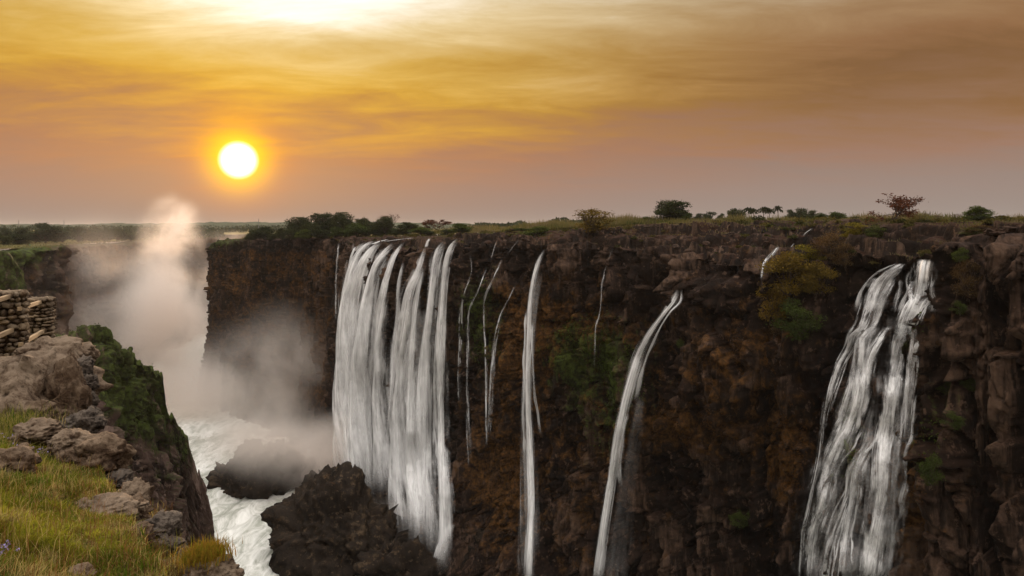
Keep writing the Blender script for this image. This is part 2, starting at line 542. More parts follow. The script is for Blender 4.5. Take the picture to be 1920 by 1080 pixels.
# the falls' own side of the gorge: right buttress, cascade gully, long wall, the big curtains, the far dark block and round its end
main_pts = [(190, 6, 1, 3, 6, 0.10, 6), (118, 62, 1.2, 3, 6, 0.10, 8), P(1905, 116, 417, 2.2, 5, 0.10, 9), P(1800, 122, 416, 2.5, 6, 0.10, 10),
            P(1752, 127, 416, 5.5, 11, 0.15, 10), P(1700, 131, 415, 7.0, 14, 0.20, 10), P(1610, 138, 415, 7.5, 15, 0.14, 10),
            P(1500, 148, 414, 9.5, 24, 0.10, 10), P(1400, 158, 414, 9.5, 30, 0.10, 10), P(1290, 172, 415, 8.0, 30, 0.10, 12),
            P(1150, 190, 422, 5.5, 22, 0.08, 14), P(1000, 211, 430, 5.0, 14, 0.07, 18), P(870, 232, 437, 3.5, 10, 0.05, 17),
            P(800, 250, 441, 5.0, 13, 0.04, 13), P(720, 272, 443, 5.0, 15, 0.04, 11), P(658, 296, 444, 4.5, 14, 0.03, 8),
            P(625, 318, 445, 0.8, 4, 0.02, 5), P(520, 360, 446, 0.8, 4, 0.02, 5), P(420, 402, 449, 1.2, 4, 0.03, 5), P(398, 420, 452, 1.0, 4, 0.04, 5),
            (-178, 440, -8, 1, 4, 0.03, 5), (-160, 480, -8, 1, 4, 0.03, 5), (-150, 600, -8, 1, 4, 0.03, 5), (-140, 800, -8, 1, 4, 0.03, 5)]

def G(px_, py_, x, y, rx, ry):
    return np.exp(-((px_ - x) / rx) ** 2 - ((py_ - y) / ry) ** 2)

def main_feat(x, y, s, a, b):
    o = np.zeros(x.shape)
    o += 6.5 * sstep(x, 1264, 1300) * sstep(x, 1470, 1380) * sstep(y, 508, 540) * sstep(y, 900, 760)      # rounded mass right of the slanting fall
    o -= 3.5 * G(x, y, 1240, 540, 26, 70)
    o += 3.0 * G(x, y, 1235, 790, 90, 62)                                                               # mossy bulge and the recess under it
    o -= 2.5 * sstep(x, 1190, 1240) * sstep(x, 1440, 1380) * sstep(y - 0.35 * (1300 - x), 850, 900)
    o -= 5.0 * G(x, y, 1590, 560, 34, 130)                                                              # dark gully left of the cascade
    o += 3.0 * G(x, y, 1500, 700, 60, 120)
    o -= 3.2 * sstep(x, 1625, 1660) * sstep(x, 1766, 1754) * sstep(y, 980, 640)                         # the cascade's own slot
    o += 4.6 * sstep(x, 1757, 1772)                                                                     # right buttress stands proud
    o += 2.0 * G(x, y, 1860, 760, 60, 80)
    # ledges the cascade tumbles over
    led = np.sin((y - 0.35 * (x - 1700)) / 17.0 + 2.2 * fbm2(x / 46, y / 40, 2, 77))
    o += 0.8 * led * G(x, y, 1660, 640, 110, 210)
    o -= 1.6 * G(x, y, 760, 620, 20, 260)
    o += 2.4 * G(x, y, 930, 560, 50, 130) - 1.5 * G(x, y, 985, 620, 22, 200)
    calm = sstep(x, 655, 620)                                                                           # the far block is smoother
    return o

def main_paint(c, x, y, s, a, b):
    n1 = 0.5 + 0.5 * fbm2(s / 12, a / 12, 3, 301)
    n2 = 0.5 + 0.5 * fbm2(s / 5, a / 22, 3, 302)
    fc = sstep(a, 1, 8)
    g = 0.75 * G(x, y, 1090, 660, 95, 80) + 0.65 * G(x, y, 1170, 700, 80, 100) + 0.9 * G(x, y, 905, 600, 50, 110) + 0.7 * G(x, y, 1745, 830, 45, 120)
    g += 0.7 * G(x, y, 1600, 820, 50, 120) + 0.7 * G(x, y, 1385, 970, 30, 16) + 0.5 * G(x, y, 1130, 800, 60, 90) + 0.55 * G(x, y, 1720, 640, 40, 60) + 0.4 * G(x, y, 1840, 740, 80, 60)
    o = 0.95 * G(x, y, 1290, 790, 120, 60) + 0.85 * G(x, y, 990, 640, 90, 110) + 0.8 * G(x, y, 950, 900, 60, 140) + 0.9 * G(x, y, 1480, 850, 45, 130)
    o += 0.75 * G(x, y, 1720, 930, 50, 170) + 0.5 * G(x, y, 1120, 620, 120, 90) + 0.55 * G(x, y, 1400, 650, 90, 70) + 0.5 * G(x, y, 800, 600, 20, 120) + 0.35 * G(x, y, 1080, 900, 120, 160)
    c[..., 0] = g * (0.45 + 0.8 * n2) * fc
    c[..., 1] = o * (0.45 + 0.8 * n1) * fc + 0.18 * sstep(x, 640, 700)
    blk = sstep(x, 660, 610)
    c[..., 1] += 0.85 * blk * (0.4 + 0.6 * n1) * fc
    c[..., 0] += 0.9 * blk * sstep(a, 9, 0) * sstep(x, 520, 400)

def colw_main(S):
    Y = np.maximum(S[:, 1], 60)
    wq = 1.0 / Y
    wq = np.where(S[:, 1] < 112, wq * 0.35, wq)
    behind = np.arange(len(S)) > np.argmin(S[:, 0])
    return np.where(behind & (S[:, 1] > 445), wq * 0.25, wq)

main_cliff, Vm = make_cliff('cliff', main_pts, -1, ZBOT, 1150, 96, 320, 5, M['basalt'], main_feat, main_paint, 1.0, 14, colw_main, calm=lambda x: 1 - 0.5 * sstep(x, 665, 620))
zsplat(Vm)

# far left side of the gorge, with the closing wall behind the spray
left_pts = [P(-420, 240, 470, 0.5, 2, 0.05, 5), P(-60, 290, 472, 0.8, 4, 0.05, 5), P(60, 318, 470, 1.0, 4, 0.05, 5), P(100, 330, 464, 0.8, 4, 0.05, 5), P(116, 346, 462, 0.8, 4, 0.05, 5),
            P(150, 400, 459, 0.8, 4, 0.05, 5), P(200, 450, 457, 0.8, 4, 0.05, 5), P(262, 520, 455, 0.8, 4, 0.05, 5), P(320, 620, 446, 0.8, 4, 0.05, 5),
            P(420, 740, 440, 0.8, 4, 0.05, 5), P(640, 920, 438, 0.8, 4, 0.05, 5)]
def left_feat(x, y, s, a, b):
    return 2.0 * G(x, y, 95, 560, 18, 200) - 3 * G(x, y, 122, 560, 14, 220)
def left_paint(c, x, y, s, a, b):
    c[..., 0] = 1.0 * sstep(a, 10, 2) * sstep(x, 130, 60) + 0.2
    c[..., 1] = 0.35
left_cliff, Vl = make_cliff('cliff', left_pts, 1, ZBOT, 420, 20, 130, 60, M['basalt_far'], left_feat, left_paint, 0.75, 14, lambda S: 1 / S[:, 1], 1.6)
zsplat(Vl)

# our own side: the wall under the lookout runs into a mossy spur that steps down to the river
def sp(px, py, Y, bat):
    q = at(px, py, Y)
    return (q[0], q[1], q[2], 0, 0.3, bat, 5)
near_pts = [(150, -150, -8, 0, .3, .12, 5), (60, -50, -10, 0, .3, .12, 5), (14, -10, -13, 0, .3, .12, 5), (5, 3, -14, 0, .3, .12, 5), (-4, 10, -14, 0, .3, .12, 5), (-10, 16, -14, 0, .3, .12, 5),
            (-21, 30, -14, 0, .3, .12, 5), (-48, 66, -18, 0, .3, .14, 5), (-75, 104, -22, 0, .3, .14, 5), sp(98, 652, 136, .16), sp(128, 629, 150, .20),
            sp(158, 622, 158, .22), sp(190, 620, 165, .22), sp(222, 650, 171, .20), sp(250, 668, 176, .18), sp(285, 690, 181, .16), sp(303, 706, 184, .14),
            sp(311, 752, 186, .12), sp(330, 792, 188, .12), sp(352, 830, 190, .10), sp(372, 884, 192, .08), sp(389, 940, 194, .06), sp(394, 1010, 196, .05), sp(397, 1105, 198, .05)]
def spur_feat(x, y, s, a, b):
    return 2.5 * G(x, y, 262, 760, 26, 70) - 3.0 * G(x, y, 232, 860, 14, 120) + 1.5 * G(x, y, 330, 900, 16, 90)
def spur_paint(c, x, y, s, a, b):
    n1 = 0.5 + 0.5 * fbm2(s / 8, a / 16, 3, 331)
    c[..., 0] = (1.25 * sstep(y - 0.55 * (x - 200), 850, 740) + 0.9 * G(x, y, 300, 895, 28, 14)) * (0.3 + 0.9 * n1)
    c[..., 1] = 0.25 * n1
    c[..., 2] = 0.5
def crest(X, Y):
    e_, h_, g_ = voro2(X / 2.6, Y / 2.6, 333)
    return sstep(Y, 130, 142) * (1.6 * fbm2(X / 6, Y / 6, 3, 334) + 3.2 * (h_ - 0.55) + 1.2 * fbm2(X / 0.9, Y / 0.9, 2, 335)) * sstep(Y, 197, 190)
near_cliff, Vn = make_cliff('cliff', near_pts, 1, ZBOT, 640, 3, 260, 90, M['spur_rock'], spur_feat, spur_paint, 0.9, 0.6,
                            lambda S: np.where((S[:, 1] > 125), 1.0, 0.22), 0.9, jag=crest)
zsplat(Vn)
# ragged crest of the spur and its far flank
back_pts = [tuple(q) for q in [sp(98, 652, 136, .3), sp(128, 630, 150, .3), sp(158, 623, 158, .3), sp(190, 621, 165, .3), sp(222, 651, 171, .3), sp(250, 669, 176, .3), sp(285, 691, 181, .3), sp(303, 707, 184, .3),
            sp(311, 753, 186, .2), sp(330, 793, 188, .2), sp(352, 831, 190, .1), sp(372, 885, 192, .1), sp(389, 941, 194, .06), sp(394, 1012, 196, .05), sp(397, 1107, 198, .05)]]
spur_back, _v = make_cliff('cliff', back_pts, -1, ZBOT, 220, 3, 90, 95, M['spur_rock'], None, spur_paint, 0.3, 0.4, jag=crest)

# a second spur of our own side, just entering the picture at the left
nose_pts = [P(-260, 150, 470, 0, .3, .1, 4), P(-80, 190, 470, 0, .3, .10, 4), P(8, 205, 472, 0, .3, .12, 4), P(16, 212, 486, 0, .3, .16, 4), P(20, 222, 520, 0, .3, .2, 4), P(-30, 262, 520, 0, .3, .2, 4), P(-200, 270, 500, 0, .3, .1, 4)]
nose_cliff, Vq = make_cliff('cliff', nose_pts, 1, ZBOT, 200, 3, 120, 120, M['spur_rock'], None, lambda c, x, y, s, a, b: c.__setitem__((..., 0), 0.9 * sstep(a, 24, 4)), 0.5, 14)
zsplat(Vq)
for o, lb in ((main_cliff, 'dark brown basalt cliff the waterfalls pour over, from right edge to dark block'), (left_cliff, 'hazy cliff at far left with grassy flat top'),
              (near_cliff, 'mossy green spur of dark rock beside the river'), (spur_back, 'far flank of the mossy spur'), (nose_cliff, 'dark rock shoulder at the left edge behind the stone pillars')):
    o['label'] = lb

# ------------------------------------------------------------------ plateau, hills, river
def zplat(X):
    return np.interp(X, [-400, -260, -200, -176, -120, -73, -18, 7, 28, 50, 70, 86, 100, 200], [-11, -10.2, -9.5, -7.6, -6.4, -4.6, -2.3, -0.8, 0.5, 1.5, 1.5, 1.2, 1.0, 1.0])

m, n, b = material('dry_grassland', 1.0, 0.1)
p = n.pos()
c = n.ramp(n.m('ADD', n.m('MULTIPLY', n.noise(p, 0.06, 5, 0.6), 0.6), n.m('MULTIPLY', n.noise(p, 0.9, 4, 0.65), 0.4)),
           [(0.38, (0.070, 0.072, 0.022)), (0.5, (0.135, 0.118, 0.042)), (0.6, (0.17, 0.125, 0.062))])
n.put(b.inputs['Base Color'], c)
n.put(b.inputs['Normal'], n.bump(n.noise(p, 2.0, 4, 0.7), 0.7, 0.3))
M['dry_grassland'] = m

gx = np.concatenate([-np.geomspace(6000, 330, 16), np.arange(-320, 160, 5.0), np.geomspace(165, 6000, 18)])
gy = np.concatenate([np.arange(40, 640, 5.0), np.geomspace(645, 9000, 26)])
XX, YY = np.meshgrid(gx, gy, indexing='ij')
Cm, Cl = PATHS['cliff'] if False else (spline(main_pts, 1500), spline(left_pts, 1000))
def path_dist(C, X, Y):
    best = np.full(X.shape, 1e9); wv = np.zeros(X.shape)
    for k in range(0, len(C), 4):
        dd = np.hypot(X - C[k, 0], Y - C[k, 1])
        q = dd < best
        best = np.where(q, dd, best); wv = np.where(q, C[k, 4], wv)
    return best, wv
def in_poly(X, Y, poly):
    ins = np.zeros(X.shape, bool)
    j = len(poly) - 1
    for i in range(len(poly)):
        xi, yi = poly[i]; xj, yj = poly[j]
        hit = ((yi > Y) != (yj > Y)) & (X < (xj - xi) * (Y - yi) / ((yj - yi) if yj != yi else 1e-9) + xi)
        ins ^= hit
        j = i
    return ins
gorge = [tuple(q[:2]) for q in Cm[::6]] + [(-140, 900)] + [tuple(q[:2]) for q in Cl[::-6]] + [(-400, 100), (-200, -150), (190, -150)]
dm, wm = path_dist(Cm, XX, YY)
dl, wl = path_dist(Cl, XX, YY)
bad = in_poly(XX, YY, gorge) | (dm < wm + 7) | (dl < wl + 7) | ((XX < -150) & (YY < 230))
ZZ = zplat(XX) - 0.30 + 0.35 * fbm2(XX / 25, YY / 25, 3, 400)
far = sstep(YY, 420, 1200)
ZZ = ZZ * (1 - far) + (-7.0) * far
Qd = grid_quads(len(gx), len(gy))
keep = ~(bad.reshape(-1)[Qd].any(1))
put('plateau', mesh_from('plateau', np.stack([XX, YY, ZZ], -1), Qd[keep]), M['dry_grassland'], kind='structure')

# low wooded hills on the horizon
m, n, b = material('far_bush', 1.0, 0.0)
n.put(b.inputs['Base Color'], n.ramp(n.noise(n.pos(), 0.05, 4, 0.6), [(0.35, (0.035, 0.045, 0.030)), (0.65, (0.07, 0.08, 0.05))]))
M['far_bush'] = m
hx = np.linspace(-4200, 2600, 700)
prof = 13 + 16 * np.clip(fbm2(hx / 900, hx * 0, 3, 500) + 0.2, 0, 1) + 5 * np.abs(fbm2(hx / 60, hx * 0, 4, 501))
rows = []
for k, (yy, f_) in enumerate(((2500, 0.0), (2560, 0.72), (2700, 1.0), (3300, 0.9), (4300, 0.0))):
    rows.append(np.stack([hx * (yy / 2600), np.full_like(hx, yy), -9 + prof * f_ + (2.5 * fbm2(hx / 35, hx * 0 + k, 3, 510 + k) if 0 < f_ else 0)], -1))
put('hills', mesh_from('hills', np.stack(rows, 1), grid_quads(len(hx), 5)), M['far_bush'], kind='structure')

# the river far below
m, n, b = material('white_water', 0.45, 0.4)
p = n.pos()
mpn = n.n('ShaderNodeMapping')
n.put(mpn.inputs['Vector'], p)
mpn.inputs['Rotation'].default_value = (0, 0, R(32))
mpn.inputs['Scale'].default_value = (1.0, 0.42, 1.0)
f1 = n.noise(mpn.outputs[0], 0.16, 7, 0.66, 1.8)
f2 = n.noise(mpn.outputs[0], 0.05, 4, 0.6, 0.8)
f = n.m('ADD', n.m('MULTIPLY', f1, 0.62), n.m('MULTIPLY', f2, 0.38))
n.put(b.inputs['Base Color'], n.ramp(f, [(0.34, (0.17, 0.19, 0.15)), (0.45, (0.36, 0.38, 0.33)), (0.53, (0.62, 0.63, 0.59)), (0.62, (0.84, 0.85, 0.82))]))
n.put(b.inputs['Normal'], n.bump(f1, 0.8, 1.2))
M['white_water'] = m
rx_, ry_ = np.arange(-330, 130, 1.6), np.concatenate([np.arange(-120, 130, 8.0), np.arange(130, 430, 1.4), np.arange(430, 950, 6)])
RX, RY = np.meshgrid(rx_, ry_, indexing='ij')
RZ = -105 + 1.3 * fbm2(RX / 9, RY / 15, 4, 600) + 0.9 * fbm2(RX / 3, RY / 5, 3, 610)
put('river', mesh_from('river', np.stack([RX, RY, RZ], -1), grid_quads(len(rx_), len(ry_)), True), M['white_water'], kind='structure')
# ------------------------------------------------------------------ waterfalls
def water_material(name, su, sv, lo, hi, soft=0.20, brk=0.07, amt=0.55, white=(0.93, 0.935, 0.94)):
    m = bpy.data.materials.new(name)
    m.use_nodes = True
    n = NT(m.node_tree)
    uv = n.attr('strand', 'Vector')
    u, v, _ = n.xyz(uv)
    sp_ = n.n('ShaderNodeSeparateColor')
    n.put(sp_.inputs[0], n.attr('flow'))
    edge, fade, seed = sp_.outputs
    zc_ = n.m('MULTIPLY', seed, 37.0)
    st = n.noise(n.comb(n.m('MULTIPLY', u, su), n.m('MULTIPLY', v, sv), zc_), 1.0, 4, 0.58, 0.25)
    st2 = n.noise(n.comb(n.m('MULTIPLY', u, su * 0.28), n.m('MULTIPLY', v, sv * 1.4), n.m('ADD', zc_, 5.0)), 1.0, 3, 0.6, 0.4)
    tex = n.m('ADD', n.m('MULTIPLY', st, 0.62), n.m('MULTIPLY', st2, 0.38))
    thr = n.m('ADD', lo, n.m('MULTIPLY', n.m('POWER', edge, 1.7), hi - lo))
    al = n.map(n.m('SUBTRACT', tex, thr), 0.0, soft)
    surge = n.map(n.noise(n.comb(n.m('MULTIPLY', u, 0.25), n.m('MULTIPLY', v, brk), n.m('ADD', zc_, 11.0)), 1.0, 3, 0.6), 0.36, 0.60, amt, 1.0)
    al = n.m('MULTIPLY', n.m('MULTIPLY', al, surge), fade, clamp=True)
    dif = n.n('ShaderNodeBsdfDiffuse')
    n.put(dif.inputs['Color'], white)
    n.put(dif.inputs['Normal'], n.bump(st2, 0.5, 0.9))
    tr = n.n('ShaderNodeBsdfTranslucent')
    n.put(tr.inputs['Color'], white)
    mx = n.n('ShaderNodeMixShader')
    mx.inputs[0].default_value = 0.28
    n.t.links.new(dif.outputs[0], mx.inputs[1]); n.t.links.new(tr.outputs[0], mx.inputs[2])
    tp = n.n('ShaderNodeBsdfTransparent')
    fin = n.n('ShaderNodeMixShader')
    n.put(fin.inputs[0], al)
    n.t.links.new(tp.outputs[0], fin.inputs[1]); n.t.links.new(mx.outputs[0], fin.inputs[2])
    n.t.links.new(fin.outputs[0], n.n('ShaderNodeOutputMaterial').inputs['Surface'])
    return m

M['curtain'] = water_material('falling_water', 0.72, 0.045, 0.29, 0.60, 0.32, 0.05, 0.5)
M['cascade'] = water_material('cascading_water', 2.2, 0.14, 0.37, 0.62, 0.26, 0.17, 0.22)
M['trickle'] = water_material('trickling_water', 3.0, 0.10, 0.36, 0.64, 0.34, 0.20, 0.30)
M['thin_fall'] = water_material('thin_falling_water', 1.9, 0.04, 0.22, 0.58, 0.42, 0.06, 0.45)

Cw = spline(main_pts, 2400)
pxw, _pw = pix(Cw[:, :3])
vis = (Cw[:, 1] > 60) & (np.arange(len(Cw)) <= np.argmin(Cw[:, 0]))
iv = np.where(vis)[0]
Tw = np.gradient(Cw[:, :2], axis=0)
Tw /= np.linalg.norm(Tw, axis=1)[:, None]
def wall_dirs(px):
    i = iv[np.argmin(np.abs(pxw[iv] - px))]
    lo, hi = max(0, i - 25), i + 25
    T = -Tw[lo:hi].mean(0)
    T /= np.linalg.norm(T)
    return np.array([T[0], T[1], 0]), np.array([T[1], -T[0], 0])

def resample(pts, step):
    A = np.asarray(pts, float)
    ch = np.concatenate([[0], np.cumsum(np.hypot(np.diff(A[:, 0]), np.diff(A[:, 1])))])
    k = max(6, int(ch[-1] / step))
    B = np.zeros((k, A.shape[1]))
    tt = np.linspace(0, ch[-1], k)
    i = np.clip(np.searchsorted(ch, tt, side='right') - 1, 0, len(A) - 2)
    u = ((tt - ch[i]) / (ch[i + 1] - ch[i]))[:, None]
    mt = np.zeros_like(A)
    if len(A) > 2:
        mt[1:-1] = (A[2:] - A[:-2]) / (ch[2:] - ch[:-2])[:, None]
    mt[0] = (A[1] - A[0]) / (ch[1] - ch[0]); mt[-1] = (A[-1] - A[-2]) / (ch[-1] - ch[-2])
    L = (ch[i + 1] - ch[i])[:, None]
    return (2 * u**3 - 3 * u**2 + 1) * A[i] + (u**3 - 2 * u**2 + u) * L * mt[i] + (-2 * u**3 + 3 * u**2) * A[i + 1] + (u**3 - u**2) * L * mt[i + 1]

def smooth1(a, k):
    return np.convolve(np.pad(a, k, 'edge'), np.ones(2 * k + 1) / (2 * k + 1), 'valid')

def strand_mesh(pts, off, dens=1.0, layers=3, hug=3, fin=0.05, fout=0.10, ncol=9, bulge=0.20, depth=None, side=None):
    B = resample(pts, 5.0)
    k = len(B)
    Y = np.array([rock_depth(x, y) for x, y, _ in B]) if depth is None else np.interp(np.linspace(0, 1, k), np.linspace(0, 1, len(depth)), depth)
    if depth is None:
        q = np.pad(Y, hug, 'edge')
        Y = np.min([q[i:i + k] for i in range(2 * hug + 1)], 0) if hug else Y
        Y = smooth1(Y, max(1, hug))
    tt = np.linspace(0, 1, k)
    Y = Y - off * np.clip(0.25 + tt * 4, 0, 1)
    ctr = np.stack([(B[:, 0] - CX) / F * Y, Y, -(B[:, 1] - HY) / F * Y], 1)
    arc = np.concatenate([[0], np.cumsum(np.linalg.norm(np.diff(ctr, axis=0), axis=1))])
    Vs, Qs, fl, st = [], [], [], []
    base = 0
    cc = np.linspace(-1, 1, ncol)
    for L in range(layers):
        wl = (1.5, 1.05, 0.66, 0.4)[L]
        sd = rng.random()
        rows = np.zeros((k, ncol, 3)); f_ = np.zeros((k, ncol, 3)); s_ = np.zeros((k, ncol, 2))
        for i in range(k):
            T, N = wall_dirs(B[i, 0]) if side is None else (np.array([side[0], side[1], 0]), np.array([side[1], -side[0], 0]))
            dpx = F * (T[0] * Y[i] - ctr[i, 0] * T[1]) / Y[i] ** 2
            half = 0.5 * wl * max(B[i, 2], 0.5) / abs(dpx)
            push = bulge * half * (1 - cc ** 2) + 0.35 * L * min(1.0, half) + 0.22 * half * np.sin(cc * 5.3 + sd * 9 + arc[i] * 0.05)
            rows[i] = ctr[i] + cc[:, None] * half * T + push[:, None] * N
            s_[i, :, 0] = cc * half; s_[i, :, 1] = arc[i]
        f_[..., 0] = np.abs(cc)[None, :]
        f_[..., 1] = (dens * sstep(tt, -0.001, fin) * (1 - sstep(tt, 1 - fout, 1.001)))[:, None]
        f_[..., 2] = sd
        Vs.append(rows.reshape(-1, 3)); fl.append(f_.reshape(-1, 3)); st.append(s_.reshape(-1, 2))
        Qs.append(grid_quads(k, ncol) + base); base += k * ncol
    return mesh_from('water_strand', np.concatenate(Vs), np.concatenate(Qs), True, {'flow': np.concatenate(fl), 'strand': np.concatenate(st)}), ctr

def braid(strands, k, seed, narrow=0.3):
    """adds narrow rills that weave along the main ones"""
    r_ = np.random.default_rng(seed)
    out = list(strands)
    for s_ in strands:
        p_ = s_['p'] if isinstance(s_, dict) else s_
        if len(p_) < 4 or (isinstance(s_, dict) and s_.get('dens', 1) < 0.5):
            continue
        for _ in range(k):
            B = resample(p_, 22.0)
            i0 = r_.integers(0, max(1, len(B) // 2)); i1 = min(len(B), i0 + r_.integers(5, 14))
            if i1 - i0 < 4:
                continue
            lat = r_.uniform(-0.9, 0.9) + np.cumsum(r_.normal(0, 0.10, i1 - i0))
            out.append({'p': [(x + l_ * w_, y, max(2.0, w_ * narrow * r_.uniform(0.6, 1.4))) for (x, y, w_), l_ in zip(B[i0:i1], lat)], 'dens': r_.uniform(0.5, 1.0), 'layers': 2, 'ncol': 6, 'fin': 0.08, 'fout': 0.15})
    return out

def waterfall(strands, mat, label, group='waterfalls along the gorge wall', name='waterfall', off=1.0, **kw):
    parts = []
    for s_ in strands:
        opt = dict(kw)
        if isinstance(s_, dict):
            opt.update({k: v for k, v in s_.items() if k != 'p'}); s_ = s_['p']
        parts.append(strand_mesh(s_, opt.pop('off', off), **opt))
    if len(parts) == 1:
        return put(name, parts[0][0], M[mat], label=label, cat='waterfall', group=group)
    ft = parts[0][1][-1]
    e = empty(name, ft, label=label, cat='waterfall', group=group)
    for me, _ in parts:
        o = put('water_strand', me, M[mat], e)
        o.location = -Vector(ft)
    return e

waterfall([[(702, 451, 10), (687, 462, 18), (671, 487, 20), (662, 525, 22), (657, 580, 27), (656, 660, 30), (657, 760, 33), (661, 850, 36), (666, 930, 36)],
           [(714, 454, 10), (698, 470, 16), (684, 500, 22), (674, 545, 24), (668, 610, 28), (666, 700, 32), (668, 800, 36), (676, 930, 40)],
           [(738, 456, 7), (724, 470, 12), (708, 496, 20), (696, 545, 24), (688, 610, 28), (684, 700, 34), (690, 800, 38), (704, 930, 46)],
           [(758, 455, 6), (746, 473, 11), (736, 497, 15), (725, 540, 19), (716, 610, 24), (712, 700, 28), (716, 800, 30), (726, 930, 34)],
           {'p': [(757, 492, 4), (749, 535, 7), (748, 590, 9), (742, 660, 12), (735, 760, 14), (730, 850, 16)], 'dens': 0.6},
           {'p': [(668, 462, 3), (661, 480, 4), (657, 505, 5)], 'dens': 0.7}, {'p': [(730, 449, 5), (716, 452, 7), (700, 458, 9)], 'dens': 0.8, 'off': 0.5},
           {'p': [(694, 560, 50), (690, 700, 66), (692, 830, 72), (696, 920, 76)], 'dens': 0.28, 'layers': 2},
           {'p': [(776, 446, 3), (750, 449, 5), (720, 453, 7)], 'dens': 0.9, 'off': 0.5}],
          'curtain', 'broad white curtain waterfall next to the dark block, left of the two big ones', off=2.6, hug=9, fout=0.2)
waterfall([[(799, 462, 4), (795, 480, 11), (786, 510, 18), (772, 545, 24), (763, 600, 28), (757, 670, 32), (752, 760, 36), (752, 860, 40), (757, 960, 42), (760, 1030, 40)],
           [(797, 500, 8), (789, 535, 16), (782, 590, 20), (777, 670, 24), (775, 760, 30), (778, 870, 34), (785, 960, 32), (788, 1045, 32)],
           [(834, 451, 6), (822, 472, 13), (815, 520, 17), (808, 590, 19), (802, 660, 24), (800, 760, 30), (803, 860, 34), (808, 950, 34), (812, 1045, 34)],
           [(860, 446, 5), (848, 462, 11), (840, 490, 13), (834, 540, 14), (830, 620, 18), (830, 700, 22), (832, 800, 26), (834, 900, 26), (835, 985, 26), (832, 1075, 30)],
           {'p': [(848, 980, 8), (838, 1000, 14), (826, 1030, 20), (820, 1068, 26)], 'dens': 0.5, 'fout': 0.5}, {'p': [(800, 580, 44), (790, 720, 62), (790, 860, 76), (794, 1000, 80)], 'dens': 0.26, 'layers': 2},
           {'p': [(806, 447, 3), (802, 454, 4), (799, 464, 5)], 'dens': 0.9, 'off': 0.5}],
          'curtain', 'tall white curtain waterfall right of the widest one, ending in a splash on rocks', off=2.4, hug=9, fout=0.26)
waterfall(braid([[(1022, 467, 4), (1011, 489, 8), (1000, 536, 10), (994, 596, 10), (990, 694, 10), (991, 750, 11), (994, 828, 13), (999, 939, 15), (997, 1013, 17), (994, 1100, 20)],
           {'p': [(1010, 500, 14), (997, 600, 18), (990, 760, 22), (994, 900, 28), (994, 1100, 36)], 'dens': 0.32, 'layers': 1}], 5, 63, 0.45),
          'thin_fall', 'single straight thin waterfall dropping down the middle of the wall', off=2.2, hug=9)
waterfall(braid([[(1272, 543, 8), (1262, 566, 13), (1243, 590, 9), (1218, 627, 12), (1202, 656, 16), (1190, 690, 18), (1173, 750, 17), (1158, 821, 17), (1147, 902, 18), (1136, 976, 20), (1127, 1050, 21), (1121, 1100, 22)],
           {'p': [(1200, 740, 16), (1184, 860, 26), (1170, 960, 34), (1158, 1100, 44)], 'dens': 0.10, 'layers': 1}], 5, 64, 0.45),
          'thin_fall', 'slanting waterfall arcing left from a rocky notch beside a rounded bulge', off=2.6, hug=9)
cas = dict(off=0.8, hug=3, bulge=0.35)
waterfall(braid([[(1739, 486, 30), (1737, 500, 40), (1733, 535, 42), (1726, 585, 46)],
           [(1732, 546, 34), (1714, 575, 46), (1696, 620, 36), (1687, 658, 34), (1679, 712, 36), (1674, 765, 40), (1662, 847, 46), (1658, 920, 44), (1646, 995, 46), (1632, 1100, 60)],
           {'p': [(1738, 565, 12), (1722, 590, 18), (1713, 658, 20), (1709, 738, 20), (1700, 830, 18)], 'dens': 0.55},
           {'p': [(1752, 500, 8), (1750, 530, 10), (1745, 562, 10)], 'dens': 0.8},
           {'p': [(1705, 700, 14), (1696, 780, 18), (1684, 860, 20), (1678, 960, 22), (1668, 1090, 26)], 'dens': 0.35},
           {'p': [(1735, 566, 8), (1712, 566, 12), (1696, 576, 9)], 'dens': 0.9, 'off': 1.2},
           {'p': [(1700, 590, 60), (1684, 690, 62), (1672, 800, 76), (1660, 930, 86), (1640, 1095, 100)], 'dens': 0.22, 'layers': 2}], 6, 61),
          'cascade', 'wide white cascade at the right, its right arm beside the buttress', **cas)
